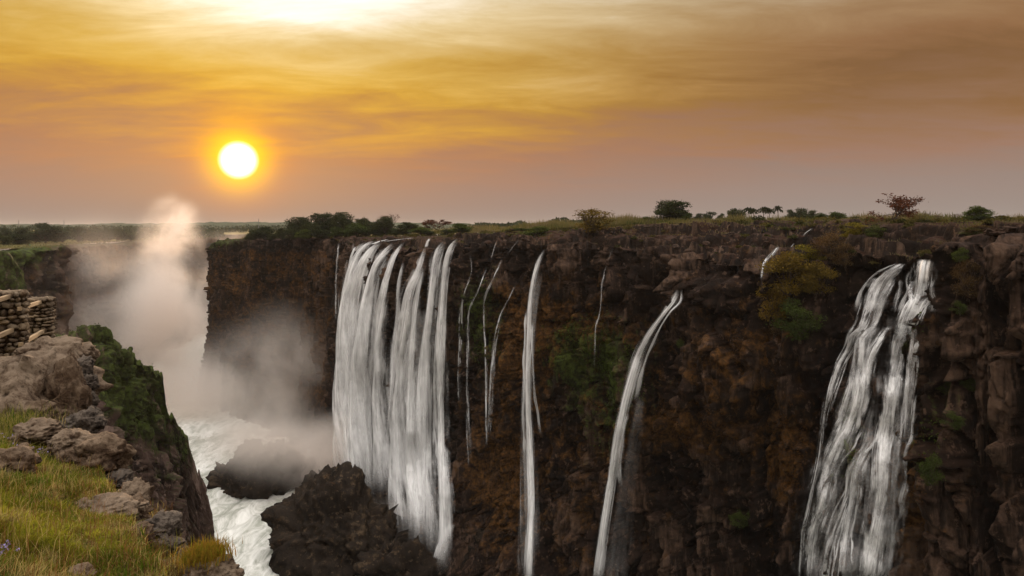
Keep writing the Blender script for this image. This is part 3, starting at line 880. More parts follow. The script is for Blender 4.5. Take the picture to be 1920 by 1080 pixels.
waterfall(braid([[(1692, 494, 14), (1668, 514, 34), (1650, 540, 40), (1636, 585, 40)],
           [(1640, 556, 22), (1628, 585, 22), (1618, 612, 22), (1601, 630, 16), (1592, 655, 14), (1575, 682, 12), (1562, 722, 12), (1548, 775, 8)],
           [(1664, 552, 20), (1649, 591, 20), (1640, 612, 18), (1623, 633, 26), (1619, 660, 26), (1616, 700, 32), (1607, 752, 32), (1588, 806, 34), (1561, 872, 36), (1547, 939, 32), (1529, 995, 28), (1519, 1095, 28)],
           [(1668, 612, 12), (1657, 628, 16), (1643, 652, 18), (1632, 685, 18), (1626, 735, 16), (1618, 780, 14)],
           {'p': [(1640, 818, 16), (1612, 872, 22), (1603, 920, 22), (1590, 990, 24), (1578, 1095, 28)], 'dens': 0.6},
           {'p': [(1574, 690, 8), (1561, 721, 9), (1547, 776, 6), (1535, 865, 5), (1517, 947, 5), (1506, 995, 5), (1499, 1090, 6)], 'dens': 0.85, 'layers': 2},
           {'p': [(1600, 900, 12), (1578, 955, 16), (1556, 1020, 18), (1544, 1095, 22)], 'dens': 0.5},
           {'p': [(1660, 790, 10), (1640, 830, 12), (1622, 850, 10)], 'dens': 0.7},
           {'p': [(1655, 520, 20), (1646, 527, 26), (1636, 540, 18)], 'dens': 0.9, 'off': 1.1},
           {'p': [(1640, 600, 60), (1618, 700, 56), (1590, 810, 66), (1556, 930, 80), (1535, 1095, 96)], 'dens': 0.22, 'layers': 2},
           {'p': [(1640, 760, 30), (1618, 880, 56), (1602, 1000, 70), (1592, 1095, 80)], 'dens': 0.22, 'layers': 2}], 6, 62),
          'cascade', 'stepped white cascade at the right, its left arm tumbling over ledges', **cas)
tr = dict(off=0.7, hug=3, layers=2, ncol=5)
for pts, de, lb in [
        ([(931, 453, 3), (926, 468, 4), (921, 486, 4)], .9, 'tiny trickle below the rim right of the big curtains'),
        ([(973, 449, 3), (957, 470, 5), (950, 480, 4)], .8, 'short glistening trickle high on the rim, left of a shrub'),
        ([(943, 483, 4), (926, 520, 7), (910, 555, 8), (908, 587, 6), (912, 690, 8), (914, 840, 12)], .85, 'bent trickle in the middle of a bundle, spraying out below'),
        ([(914, 499, 4), (900, 536, 5), (883, 574, 6), (878, 599, 5), (878, 720, 8), (884, 880, 12)], .8, 'narrow trickle just right of the big curtains, fading downwards'),
        ([(968, 532, 4), (948, 571, 7), (938, 593, 7), (927, 643, 9), (921, 720, 10), (916, 820, 12)], .8, 'forked trickle left of the single straight fall'),
        ([(881, 473, 3), (884, 511, 4), (868, 555, 5), (864, 640, 7), (864, 760, 8)], .65, 'faint trickle hugging the wall beside the tall curtain'),
        ([(1150, 462, 3), (1134, 508, 3), (1128, 536, 3), (1126, 580, 3), (1117, 612, 3), (1114, 690, 3)], .62, 'hair thin trickle between the straight fall and the slanting fall'),
        ([(637, 455, 3), (634, 482, 3), (631, 532, 3), (631, 600, 3)], .55, 'thin pale trickle on the dark block near its right end'),
        ([(664, 455, 3), (661, 470, 4), (658, 490, 3)], .8, 'short spill at the left shoulder of the broad curtain'),
        ([(1460, 462, 14), (1449, 476, 15), (1437, 490, 14), (1432, 505, 12), (1430, 522, 12)], 1., 'small white cascade on the stepped ledges left of the ochre bush'),
        ([(1489, 456, 5), (1480, 468, 6), (1475, 476, 5)], .9, 'tiny spill on the ledges just above the ochre bush'),
        ([(1524, 428, 5), (1512, 436, 6), (1504, 446, 5)], .8, 'little rill on the highest ledges above the small cascade')]:
    waterfall(braid([[(x, y, 0.62 * w_) for x, y, w_ in pts]], 2, int(pts[0][0]), 0.6), 'trickle' if de > 0.5 else 'thin_fall', lb, group='trickles down the wall', **{**tr, 'dens': 0.8 * de, 'fout': 0.35})
# a sliver of the great fall that drops behind the end of the dark block
Yb = [432, 431, 430, 430]
waterfall([{'p': [(402, 470, 8), (399, 520, 16), (398, 600, 18), (398, 720, 20), (400, 800, 22)], 'depth': Yb}], 'curtain',
          'pale sliver of a far fall behind the left end of the dark block', off=0.0, layers=2, side=(0.95, 0.31))

# ------------------------------------------------------------------ rocks in the bed of the gorge
def outcrop(px, py, Y, rx, ry, H, label, seed, rot=0.0, cell=3.2, sub=6):
    """a mound of broken basalt standing in the river"""
    c = at(px, py, Y)
    bm = bmesh.new()
    bmesh.ops.create_icosphere(bm, subdivisions=sub, radius=1.0)
    V = np.array([v.co[:] for v in bm.verts])
    Q = np.array([[v.index for v in f_.verts] for f_ in bm.faces])
    bm.free()
    D = V.copy()
    W = V * np.array([rx, ry, H])
    big = fbm3(V[:, 0] * 1.3 + seed, V[:, 1] * 1.3, V[:, 2] * 1.3, 3, seed)
    W = W * (1 + 0.42 * big)[:, None]
    nrm = V / np.array([rx, ry, H]); nrm /= np.linalg.norm(nrm, axis=1)[:, None]
    wp = W + 1.2 * np.stack([fbm3(W[:, 0] / 4, W[:, 1] / 4, W[:, 2] / 4, 2, seed + k) for k in (31, 32, 33)], 1)
    for cs, am in ((cell * 2.1, 4.2), (cell * 0.8, 1.3), (cell * 0.35, 0.45)):
        h_, g_ = voro3(wp / cs + seed, seed + int(cs * 10))
        W = W + nrm * ((h_ - 0.5) * am + g_ * am * 0.9)[:, None]
    keep = (W[Q][:, :, 2] > -3.5).any(1)
    pc = np.zeros(W.shape); pc[:, 1] = 0.12
    tone = np.repeat(np.clip(0.5 + 0.5 * (h_ - 0.5), 0, 1)[:, None], 3, 1)
    o = put('rock_outcrop', mesh_from('rock_outcrop', W, Q[keep], False, {'paint': pc, 'tone': tone}), M['wet_rock'], label=label, cat='rock', group='rock outcrops in the river')
    o.location = (c[0], c[1], -105.5)
    o.rotation_euler = (0, 0, rot)
    return o
M['wet_rock'] = rock_material('wet_rock', (0.005, 0.0038, 0.0028), (0.0165, 0.0115, 0.0080), (0.075, 0.052, 0.031), (0.020, 0.0138, 0.0085), 1.2, 0.8, 0.06)
outcrop(625, 1010, 222, 25, 17, 21, 'largest dark rock mound standing beside the river below the curtains', 700, R(-25))
outcrop(500, 872, 282, 17, 19, 14, 'misty dark rock mound on the river bank behind the largest mound', 720, R(-30))
outcrop(600, 790, 345, 24, 16, 10, 'dim rock shelf in the spray at the foot of the dark block', 740, R(-35), sub=5)
outcrop(640, 905, 264, 13, 11, 11, 'rounded misty rock hump directly below the broad curtain', 760, R(-20), sub=5)
outcrop(835, 1045, 217, 12, 9, 9, 'jumbled low rocks at the foot of the tall curtain', 780, R(-30), 2.4, 5)
outcrop(745, 1085, 204, 14, 8, 10, 'dark blocky rocks at the bottom edge, right of the largest mound', 800, R(-25), 2.4, 5)
outcrop(905, 1085, 210, 12, 8, 12, 'brown boulder slope at the bottom edge below the trickles', 820, R(-30), 2.2, 5)
outcrop(735, 925, 250, 8, 8, 9, 'small dark rock hump between the two big curtains', 840, R(-30), 2.0, 5)
# ------------------------------------------------------------------ trees and shrubs
def leaf_material(name, dark, light, trans=0.25):
    m = bpy.data.materials.new(name)
    m.use_nodes = True
    n = NT(m.node_tree)
    sp_ = n.n('ShaderNodeSeparateColor')
    n.put(sp_.inputs[0], n.attr('tint'))
    c = n.mix(sp_.outputs[0], dark, light)
    rnd = n.n('ShaderNodeObjectInfo').outputs['Random']
    c = n.mix(1.0, c, n.ramp(rnd, [(0, (0.78, 0.80, 0.80)), (1, (1.2, 1.12, 1.0))]), 'MULTIPLY')
    d_ = n.n('ShaderNodeBsdfDiffuse'); n.put(d_.inputs['Color'], c)
    t_ = n.n('ShaderNodeBsdfTranslucent'); n.put(t_.inputs['Color'], c)
    mx = n.n('ShaderNodeMixShader'); mx.inputs[0].default_value = trans
    n.t.links.new(d_.outputs[0], mx.inputs[1]); n.t.links.new(t_.outputs[0], mx.inputs[2])
    n.t.links.new(mx.outputs[0], n.n('ShaderNodeOutputMaterial').inputs['Surface'])
    return m
m, n, b = material('bark', 0.95, 0.1)
n.put(b.inputs['Base Color'], n.ramp(n.noise(n.pos(), 3.0, 4), [(0.35, (0.030, 0.022, 0.017)), (0.65, (0.085, 0.062, 0.045))]))
M['bark'] = m
M['leaf_dark'] = leaf_material('leaf_dark', (0.016, 0.023, 0.011), (0.048, 0.058, 0.022))
M['leaf_green'] = leaf_material('leaf_green', (0.030, 0.042, 0.012), (0.085, 0.110, 0.026))
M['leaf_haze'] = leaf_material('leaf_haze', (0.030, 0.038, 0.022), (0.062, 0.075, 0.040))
M['leaf_autumn'] = leaf_material('leaf_autumn', (0.070, 0.048, 0.010), (0.185, 0.125, 0.022))
M['leaf_red'] = leaf_material('leaf_red', (0.045, 0.018, 0.010), (0.125, 0.048, 0.026))
M['leaf_yellow'] = leaf_material('leaf_yellow', (0.080, 0.070, 0.010), (0.210, 0.170, 0.020))
M['leaf_brown'] = leaf_material('leaf_brown', (0.050, 0.030, 0.014), (0.125, 0.080, 0.034))

def tube(pts, rad, sides=5):
    pts = np.asarray(pts, float)
    k = len(pts)
    V, Q = [], []
    for i in range(k):
        d_ = pts[min(i + 1, k - 1)] - pts[max(i - 1, 0)]
        d_ = d_ / (np.linalg.norm(d_) + 1e-9)
        u_ = np.cross(d_, [0.31, 0.77, 0.55]); u_ /= np.linalg.norm(u_) + 1e-9
        v_ = np.cross(d_, u_)
        r_ = rad[i] if hasattr(rad, '__len__') else rad
        for s_ in range(sides):
            an = 2 * math.pi * s_ / sides
            V.append(pts[i] + r_ * (math.cos(an) * u_ + math.sin(an) * v_))
    for i in range(k - 1):
        for s_ in range(sides):
            a_, b_ = i * sides + s_, i * sides + (s_ + 1) % sides
            Q.append((a_, b_, b_ + sides, a_ + sides))
    return np.array(V), np.array(Q)

def join(parts):
    V, Q, k = [], [], 0
    for v_, q_ in parts:
        V.append(v_); Q.append(q_ + k); k += len(v_)
    return np.concatenate(V), np.concatenate(Q)

def leaves(cen, size, r, tint, flat=0.0, long=1.0):
    """one small four-cornered leaf spray at each centre"""
    k = len(cen)
    a = r.normal(size=(k, 3)); a[:, 2] *= (1 - flat); a /= np.linalg.norm(a, axis=1)[:, None]
    b = np.cross(a, r.normal(size=(k, 3))); b /= np.linalg.norm(b, axis=1)[:, None]
    sz = (size * r.uniform(0.6, 1.35, k))[:, None]
    V = np.stack([cen - a * sz * long, cen + b * sz * 0.55 + a * sz * 0.1, cen + a * sz * long, cen - b * sz * 0.55 - a * sz * 0.1], 1).reshape(-1, 3)
    Q = np.arange(4 * k).reshape(-1, 4)
    return V, Q, np.repeat(tint, 4)

def tree_meshes(seed, nclump, nleaf, size, crown=(0.32, 1.0), spread=0.5, shape='round', trunk_r=0.03, clump_r=(0.13, 0.22), fork=None, hollow=0.5):
    """unit tree: one high, about one wide. Returns (wood mesh, leaf vertices...)"""
    r = np.random.default_rng(seed)
    lo, hi = crown
    C = []
    for i in range(nclump):
        for _ in range(40):
            q = r.uniform(-1, 1, 3)
            if np.linalg.norm(q) > 1:
                continue
            z = lo + (hi - lo) * (0.5 + 0.5 * q[2])
            wd = 1.0
            if shape == 'umbrella':
                wd = 0.45 + 0.55 * (z - lo) / (hi - lo)
            if shape == 'bush':
                wd = math.sqrt(max(0.05, 1 - ((z - lo) / (hi - lo)) ** 2)); q[2] = abs(q[2])
            c_ = np.array([q[0] * (spread - 0.13) * wd, q[1] * (spread - 0.13) * wd, min(z, hi - 0.07)])
            if all(np.linalg.norm((c_ - o_) * (1, 1, 1.3)) > 0.10 for o_ in C):
                break
        C.append(c_)
    C = np.array(C)
    rad = r.uniform(clump_r[0], clump_r[1], len(C))
    per = np.maximum(3, (nleaf * rad ** 2 / (rad ** 2).sum()).astype(int))
    cen, tint = [], []
    for c_, rr, k in zip(C, rad, per):
        d_ = r.normal(size=(k, 3)); d_ /= np.linalg.norm(d_, axis=1)[:, None]
        rho = rr * (hollow + (1 - hollow) * r.random(k)) ** 0.7 * (1 + 0.25 * r.normal(size=k))
        pz = c_ + d_ * rho[:, None] * np.array([1.1, 1.1, 0.72])
        cen.append(pz)
        tint.append(np.clip(r.uniform(0.1, 0.7) + 0.25 * r.normal(size=k), 0, 1))
    cen, tint = np.concatenate(cen), np.concatenate(tint)
    cen[:, 2] = np.clip(cen[:, 2], 0.02 if lo < 0.15 else lo * 0.8, 1.02)
    V, Q, tt = leaves(cen, size, r, tint)
    leaf = mesh_from('crown', V, Q, False, {'tint': np.stack([tt, tt, tt], 1)})
    parts = []
    fz = fork if fork is not None else max(0.06, lo * 0.75)
    bend = r.normal(0, 0.03, 2)
    parts.append(tube([(0, 0, -0.06), (bend[0] * .5, bend[1] * .5, fz * .5), (bend[0], bend[1], fz)], [trunk_r * 1.3, trunk_r, trunk_r * 0.85], 6))
    for c_ in C:
        st = np.array([bend[0], bend[1], fz * r.uniform(0.7, 1.0)])
        mid = st * 0.5 + c_ * 0.5 + np.array([0, 0, 0.05]) + r.normal(0, 0.02, 3)
        parts.append(tube([st, mid, c_], [trunk_r * 0.55, trunk_r * 0.33, trunk_r * 0.12], 4))
        for _ in range(3):
            e_ = c_ + r.normal(0, 0.09, 3)
            parts.append(tube([c_ * 0.6 + mid * 0.4, e_], [trunk_r * 0.16, trunk_r * 0.05], 3))
    V, Q = join(parts)
    return mesh_from('trunk', V, Q), leaf

def bare_meshes(seed, depth=4, trunk_r=0.03, spread=0.62, up=0.25, leafn=0, lsize=0.02):
    r = np.random.default_rng(seed)
    parts, tips = [], []
    def grow(p_, d_, L, rad, k):
        mid = p_ + d_ * L * 0.5 + r.normal(0, 0.06 * L, 3)
        e_ = p_ + d_ * L + r.normal(0, 0.08 * L, 3)
        parts.append(tube([p_, mid, e_], [rad, rad * 0.8, rad * 0.6], 4 if k < depth else 5))
        if k == 0:
            tips.append(e_); return
        if k <= 2:
            tips.append(mid)
        for _ in range(r.integers(2, 4)):
            nd = d_ + r.normal(0, spread, 3); nd[2] += up; nd /= np.linalg.norm(nd)
            grow(e_, nd, L * r.uniform(0.62, 0.85), rad * 0.6, k - 1)
    grow(np.array([0, 0, -0.04]), np.array([0.05, 0, 1.0]), 0.30, trunk_r, depth)
    V, Q = join(parts)
    sc = np.array([1 / max(1e-3, np.ptp(V[:, 0])), 1 / max(1e-3, np.ptp(V[:, 1])), 1 / V[:, 2].max()])
    V = V * sc
    leaf = None
    if leafn:
        T = np.array(tips) * sc
        cen = T[r.integers(0, len(T), leafn)] + r.normal(0, 0.035, (leafn, 3)) * np.array([1, 1, 0.8])
        cen[:, 2] = np.clip(cen[:, 2], 0.05, 1.0)
        lv, lq, tt = leaves(cen, lsize, r, np.clip(r.normal(0.5, 0.25, leafn), 0, 1))
        leaf = mesh_from('crown', lv, lq, False, {'tint': np.stack([tt, tt, tt], 1)})
    return mesh_from('trunk', V, Q), leaf

SPEC = {
    'dense_a': (tree_meshes(1, 24, 6000, 0.030, (0.10, 1.0)), 'leaf_dark'),
    'dense_b': (tree_meshes(2, 20, 5200, 0.032, (0.08, 1.0)), 'leaf_dark'),
    'dense_c': (tree_meshes(3, 26, 6000, 0.028, (0.16, 1.0)), 'leaf_dark'),
    'bush_a': (tree_meshes(4, 18, 4600, 0.030, (0.05, 1.0), shape='bush', clump_r=(0.15, 0.25)), 'leaf_green'),
    'bush_b': (tree_meshes(5, 22, 4200, 0.030, (0.04, 1.0), shape='bush', clump_r=(0.12, 0.20)), 'leaf_green'),
    'bush_d': (tree_meshes(14, 20, 4400, 0.030, (0.04, 1.0), shape='bush', clump_r=(0.13, 0.22)), 'leaf_dark'),
    'haze_a': (tree_meshes(6, 18, 3400, 0.036, (0.06, 1.0)), 'leaf_haze'),
    'haze_b': (tree_meshes(7, 12, 2600, 0.040, (0.05, 1.0), shape='bush', clump_r=(0.15, 0.25)), 'leaf_haze'),
    'autumn': (tree_meshes(8, 30, 2600, 0.022, (0.12, 1.0), spread=0.52, shape='umbrella', clump_r=(0.09, 0.15), trunk_r=0.022, fork=0.10, hollow=0.2), 'leaf_autumn'),
    'red': (bare_meshes(9, 5, 0.022, 0.55, 0.16, 1900, 0.020), 'leaf_red'),
    'redbush': (bare_meshes(19, 5, 0.024, 0.6, 0.12, 2400, 0.026), 'leaf_red'),
    'bare': (bare_meshes(11, 5, 0.020, 0.50, 0.22), None),
    'bare_b': (bare_meshes(12, 5, 0.022, 0.55, 0.20, 240, 0.022), 'leaf_red'),
    'shrub_olive': (tree_meshes(21, 26, 5200, 0.020, (0.03, 1.0), shape='bush', clump_r=(0.11, 0.19)), 'leaf_autumn'),
    'shrub_yellow': (tree_meshes(22, 18, 4200, 0.022, (0.03, 1.0), shape='bush', clump_r=(0.12, 0.20)), 'leaf_yellow'),
    'shrub_brown': (tree_meshes(23, 24, 3600, 0.018, (0.03, 1.0), shape='bush', clump_r=(0.10, 0.18), hollow=0.2), 'leaf_brown'),
    'shrub_green': (tree_meshes(24, 18, 3600, 0.022, (0.03, 1.0), shape='bush', clump_r=(0.11, 0.19)), 'leaf_green'),
}
def palm_meshes(seed):
    r = np.random.default_rng(seed)
    wood = tube([(0, 0, -0.03), (0.02, 0, 0.35), (0.0, 0.01, 0.78)], [0.035, 0.026, 0.03], 6)
    cen = []
    for _ in range(26):
        an, el_ = r.uniform(0, 2 * math.pi), r.uniform(-0.5, 1.3)
        d_ = np.array([math.cos(an) * math.cos(el_), math.sin(an) * math.cos(el_), math.sin(el_)])
        for k in np.linspace(0.15, 1, 26):
            cen.append(np.array([0, 0.01, 0.80]) + d_ * k * np.array([0.46, 0.46, 0.22]) - np.array([0, 0, 0.10 * k * k]))
    cen = np.array(cen) + r.normal(0, 0.02, (len(cen), 3))
    V, Q, tt = leaves(cen, 0.045, r, np.clip(r.normal(0.4, 0.2, len(cen)), 0, 1), 0.4)
    return mesh_from('trunk', *wood), mesh_from('crown', V, Q, False, {'tint': np.stack([tt, tt, tt], 1)})
SPEC['palm'] = (palm_meshes(31), 'leaf_dark')
for (wd, lf), mn in SPEC.values():
    wd.materials.append(M['bark'])
    if lf is not None:
        lf.materials.append(M[mn])

def plant(spec, px, ytop, wpx, Y, label, name='tree', cat='tree', group=None, ybase=None, rz=None, tilt=0.0, sink=0.0):
    X = (px - CX) / F * Y
    zb = float(zplat(X)) - 0.3 if ybase is None else -(ybase - HY) / F * Y
    if ybase is None and Y > 420:
        k = float(sstep(np.array(Y), 420, 1200)); zb = zb * (1 - k) - 7.0 * k
    zt = -(ytop - HY) / F * Y
    (wd, lf), _m = SPEC[spec]
    e = empty(name, (X, Y, zb - sink), random.uniform(0, 6.28) if rz is None else rz, label=label, cat=cat, group=group)
    e.scale = (1.22 * wpx / F * Y, 1.22 * wpx / F * Y, max(0.6, zt - zb + sink))
    e.rotation_euler.x = tilt
    put('trunk', wd, None, e)
    if lf is not None:
        put('crown', lf, None, e)
    return e

isl = 'trees on the island above the dark block'
plant('bush_d', 468, 442, 22, 350, 'small dark bush at the left end of the island trees', 'bush', 'bush', isl)
plant('dense_b', 497, 426, 42, 352, 'rounded dark tree standing apart at the left of the island wood', group=isl)
plant('dense_a', 478, 431, 26, 356, 'low dark tree right beside the radio mast', group=isl)
plant('dense_b', 527, 428, 16, 350, 'narrow dark tree between the lone round tree and the wood', group=isl)
plant('dense_c', 563, 408, 46, 345, 'broad dark tree forming the left shoulder of the wood', group=isl)
plant('dense_a', 606, 397, 46, 340, 'tallest dark tree of the island wood', group=isl)
plant('dense_c', 641, 399, 38, 335, 'tall dark tree second in height, right of the tallest one', group=isl)
plant('dense_b', 582, 417, 34, 332, 'mid height dark tree in front of the tallest one', group=isl)
plant('bush_d', 545, 427, 34, 335, 'dark thicket at the left foot of the wood', 'bush', 'bush', isl)
plant('bush_a', 667, 419, 44, 322, 'bright green rounded bush in front of the wood', 'bush', 'bush', isl)
plant('bush_b', 632, 425, 34, 325, 'dull green bush under the two tallest trees', 'bush', 'bush', isl)
plant('dense_a', 678, 407, 26, 335, 'slim dark treetop above the bright green bush', group=isl)
plant('dense_b', 692, 414, 28, 328, 'dark tree left of the leafless crown', group=isl)
plant('dense_c', 723, 407, 34, 318, 'dark leaning tree under the leafless crown', group=isl)
plant('bare_b', 733, 399, 34, 322, 'sparse almost leafless tree rising above the right part of the wood', group=isl)
plant('bush_d', 703, 425, 30, 318, 'dark shrub between the bright bush and leaning tree', 'bush', 'bush', isl)
plant('dense_b', 763, 417, 42, 312, 'wide low dark tree at the right end of the wood', group=isl)
plant('bush_a', 790, 427, 42, 296, 'light green cushion shaped bush above the big curtains', 'bush', 'bush', isl)
plant('redbush', 822, 412, 44, 310, 'reddish brown tree above the tall curtain', group=isl)
plant('haze_b', 790, 423, 26, 420, 'faint grey treetop behind the cushion bush', group=isl)
plant('bush_b', 864, 418, 48, 262, 'loose green bush at the lip right of the tall curtain', 'bush', 'bush', isl)
plant('bush_d', 840, 429, 30, 285, 'dark low bush between reddish tree and lip', 'bush', 'bush', isl)

for x, yt, wd, Y, sp_, lb in ((655, 424, 40, 338, 'bush_d', 'dark undergrowth below the second tallest tree'), (715, 427, 36, 330, 'bush_d', 'dark undergrowth below the leaning tree'), (742, 428, 34, 316, 'bush_b', 'green undergrowth right of the leaning tree'),
                          (600, 428, 44, 328, 'bush_d', 'dark undergrowth at the foot of the tallest tree'), (572, 430, 36, 326, 'bush_b', 'dull undergrowth at the foot of the broad left tree'), (512, 436, 24, 345, 'bush_d', 'low dark scrub right of the lone round tree'),
                          (803, 432, 26, 290, 'bush_d', 'low dark scrub right of the cushion bush'), (900, 428, 36, 300, 'haze_b', 'grey far bush right of the loose lip bush'), (935, 425, 40, 320, 'haze_b', 'grey far bush above the trickles')):
    plant(sp_, x, yt, wd, Y, lb, 'bush', 'bush', isl)
rim = 'trees and bushes along the rim'
plant('bush_b', 1008, 424, 62, 224, 'wide grey green bush on the rim above the single straight fall', 'bush', 'bush', rim, ybase=452)
plant('bush_a', 975, 428, 40, 236, 'low green bush left of the wide grey green bush', 'bush', 'bush', rim)
plant('haze_a', 1054, 415, 34, 300, 'small dark green tree behind the rim left of the ochre tree', group=rim)
plant('autumn', 1112, 391, 92, 206, 'ochre autumn tree with open crown leaning over the rim', group=rim, ybase=446, rz=0.6)
plant('haze_b', 1172, 409, 34, 250, 'pale green bush right of the ochre tree', 'bush', 'bush', rim)
plant('bush_b', 1212, 406, 28, 240, 'rounded green bush left of the large dark lone tree', 'bush', 'bush', rim)
plant('dense_a', 1262, 374, 62, 232, 'large dark lone tree standing above the grass', group=rim)
plant('bush_b', 1290, 399, 24, 226, 'green bush under the right side of the large lone tree', 'bush', 'bush', rim)
plant('haze_a', 1310, 400, 18, 300, 'little hazy tree right of the large lone tree', group=rim)
plant('haze_a', 1330, 397, 24, 280, 'hazy dark tree above the driftwood stump', group=rim)
plant('haze_a', 1352, 400, 14, 330, 'tiny hazy tree left of the far palm row', group=rim)
plant('dense_b', 1379, 391, 30, 330, 'round bluish dark tree starting the far row', group=rim)
for x, yt, wd, lb in ((1404, 386, 18, 'first far palm right of the round bluish tree'), (1413, 388, 16, 'second far palm, touching the first'),
                      (1432, 385, 20, 'third far palm with dense head'), (1443, 388, 17, 'fourth far palm, low beside the third'), (1459, 383, 16, 'single slim palm right of the far palm row')):
    plant('palm', x, yt, wd, 330, lb, 'palm_tree', 'palm', 'far palms')
for x, yt, wd, lb in ((1484, 393, 22, 'left tree of the ragged clump behind the grass'), (1503, 390, 26, 'middle tree of the ragged clump behind the grass'), (1522, 394, 20, 'right tree of the ragged clump behind the grass')):
    plant('haze_a', x, yt, wd, 270, lb, group=rim)
plant('bush_b', 1570, 397, 40, 215, 'grey green shrub in the tall grass left of the red tree', 'bush', 'bush', rim)
plant('bush_b', 1540, 399, 30, 220, 'small shrub in the tall grass right of the ragged clump', 'bush', 'bush', rim)
plant('red', 1668, 364, 96, 150, 'red leaved spreading tree with a bare top branch', group=rim, ybase=440, rz=0.3)
plant('bare', 1736, 394, 24, 146, 'small leafless sapling right of the red tree', group=rim, ybase=434)
plant('bare_b', 1758, 402, 12, 150, 'tiny twiggy sapling further right of the leafless one', group=rim)
plant('bush_b', 1832, 386, 48, 150, 'grey green bush on the right horizon', 'bush', 'bush', rim)
plant('bush_d', 1838, 402, 26, 140, 'dark little bush below the grey green horizon bush', 'bush', 'bush', rim)
plant('bare_b', 1797, 399, 16, 145, 'small reddish twig shrub left of the horizon bush', 'bush', 'bush', rim)

gul = 'shrubs in the gully beside the cascade'
for sp_, x, yt, yb, wd, lb in (
        ('shrub_yellow', 1602, 417, 446, 56, 'yellow green shrub on the rim below the red tree'),
        ('shrub_brown', 1556, 430, 500, 76, 'tall brown twiggy shrub at the head of the gully'),
        ('shrub_yellow', 1513, 458, 500, 66, 'bright yellow green bush at the top of the ochre thicket'),
        ('shrub_olive', 1478, 472, 560, 96, 'big ochre bush left in the gully, beside the small cascade'),
        ('shrub_olive', 1530, 490, 560, 70, 'ochre bush in the middle of the gully thicket'),
        ('shrub_olive', 1452, 520, 610, 70, 'lower left ochre bush hanging over the bare rock'),
        ('shrub_green', 1500, 555, 640, 84, 'dark green bush at the bottom of the gully thicket'),
        ('shrub_brown', 1462, 570, 632, 52, 'brown bush at the bottom left of the gully thicket'),
        ('shrub_brown', 1585, 452, 500, 44, 'brown shrub on tilted slabs left of the cascade'),
        ('shrub_green', 1640, 422, 446, 40, 'green shrub at the foot of the red tree'),
        ('shrub_green', 1800, 462, 492, 30, 'small green shrub on the dark buttress, right of the cascade lip'),
        ('shrub_brown', 1815, 480, 560, 60, 'brown dry shrub on the upper buttress'),
        ('shrub_green', 1800, 562, 590, 30, 'little green tuft half way down the upper buttress'),
        ('shrub_green', 1822, 704, 732, 44, 'green shrub on the buttress at mid height'),
        ('shrub_green', 1775, 706, 740, 30, 'small green shrub beside the cascade at mid height'),
        ('shrub_green', 1790, 768, 806, 42, 'green fern clump right of the cascade, lower down'),
        ('shrub_green', 1745, 846, 910, 42, 'hanging green fern right beside the cascade'),
        ('shrub_green', 1386, 958, 988, 36, 'bright green fern tuft on the wall left of the cascade'),
        ('shrub_green', 1275, 634, 654, 18, 'tiny green tuft right of the slanting fall'),
        ('shrub_brown', 1838, 420, 440, 60, 'dry tussock on the rim at the right'),
        ('shrub_green', 1825, 424, 444, 40, 'green creeper spilling over the right rim')):
    Y = rock_depth(x, 0.5 * (yt + yb), 2)
    plant(sp_, x, yt, wd, Y - 0.3, lb, 'shrub', 'shrub', gul, ybase=yb)

# far left plateau
lft = 'trees on the far left plateau'
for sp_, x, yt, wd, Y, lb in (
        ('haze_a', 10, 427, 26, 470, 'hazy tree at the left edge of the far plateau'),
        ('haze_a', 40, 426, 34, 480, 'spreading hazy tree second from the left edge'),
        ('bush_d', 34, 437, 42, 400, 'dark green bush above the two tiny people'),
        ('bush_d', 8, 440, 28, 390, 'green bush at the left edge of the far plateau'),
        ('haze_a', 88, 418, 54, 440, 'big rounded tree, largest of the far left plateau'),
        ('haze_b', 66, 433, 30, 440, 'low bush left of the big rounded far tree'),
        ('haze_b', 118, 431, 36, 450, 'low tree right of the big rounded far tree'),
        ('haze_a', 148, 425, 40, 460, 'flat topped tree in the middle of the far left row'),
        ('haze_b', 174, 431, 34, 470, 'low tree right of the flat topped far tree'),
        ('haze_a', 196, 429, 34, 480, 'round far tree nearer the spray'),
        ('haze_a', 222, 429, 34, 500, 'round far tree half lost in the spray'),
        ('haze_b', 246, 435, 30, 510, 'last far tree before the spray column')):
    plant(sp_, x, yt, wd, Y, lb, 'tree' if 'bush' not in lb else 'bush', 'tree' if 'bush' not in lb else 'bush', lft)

# far-off wood along the horizon, one mass
r = np.random.default_rng(41)
cen = []
for (x0, x1, Yq, h, k) in ((-100, 330, 900, 8, 5200), (330, 560, 1000, 9, 3600), (860, 1240, 620, 6, 4200), (300, 900, 1300, 9, 5000), (-100, 420, 620, 6.5, 5200)):
    x = r.uniform(x0, x1, k)
    Yv = Yq * r.uniform(0.92, 1.1, k)
    X = (x - CX) / F * Yv
    top = h * (0.45 + 0.75 * np.clip(0.5 + fbm2(X / 22, X * 0, 3, 55), 0, 1.2))
    zb_ = -8.5 + 0 * X if Yq > 800 else zplat(X) * (1 - sstep(Yv, 420, 1200)) - 7.0 * sstep(Yv, 420, 1200)
    cen.append(np.stack([X, Yv, zb_ + top * r.random(k) ** 0.7], 1))
cen = np.concatenate(cen)
V, Q, tt = leaves(cen, 1.3, r, np.clip(r.normal(0.4, 0.25, len(cen)), 0, 1))
put('far_wood', mesh_from('far_wood', V, Q, False, {'tint': np.stack([tt] * 3, 1)}), M['leaf_haze'], label='low hazy belt of far-off bush along the horizon', cat='wood', kind='stuff')

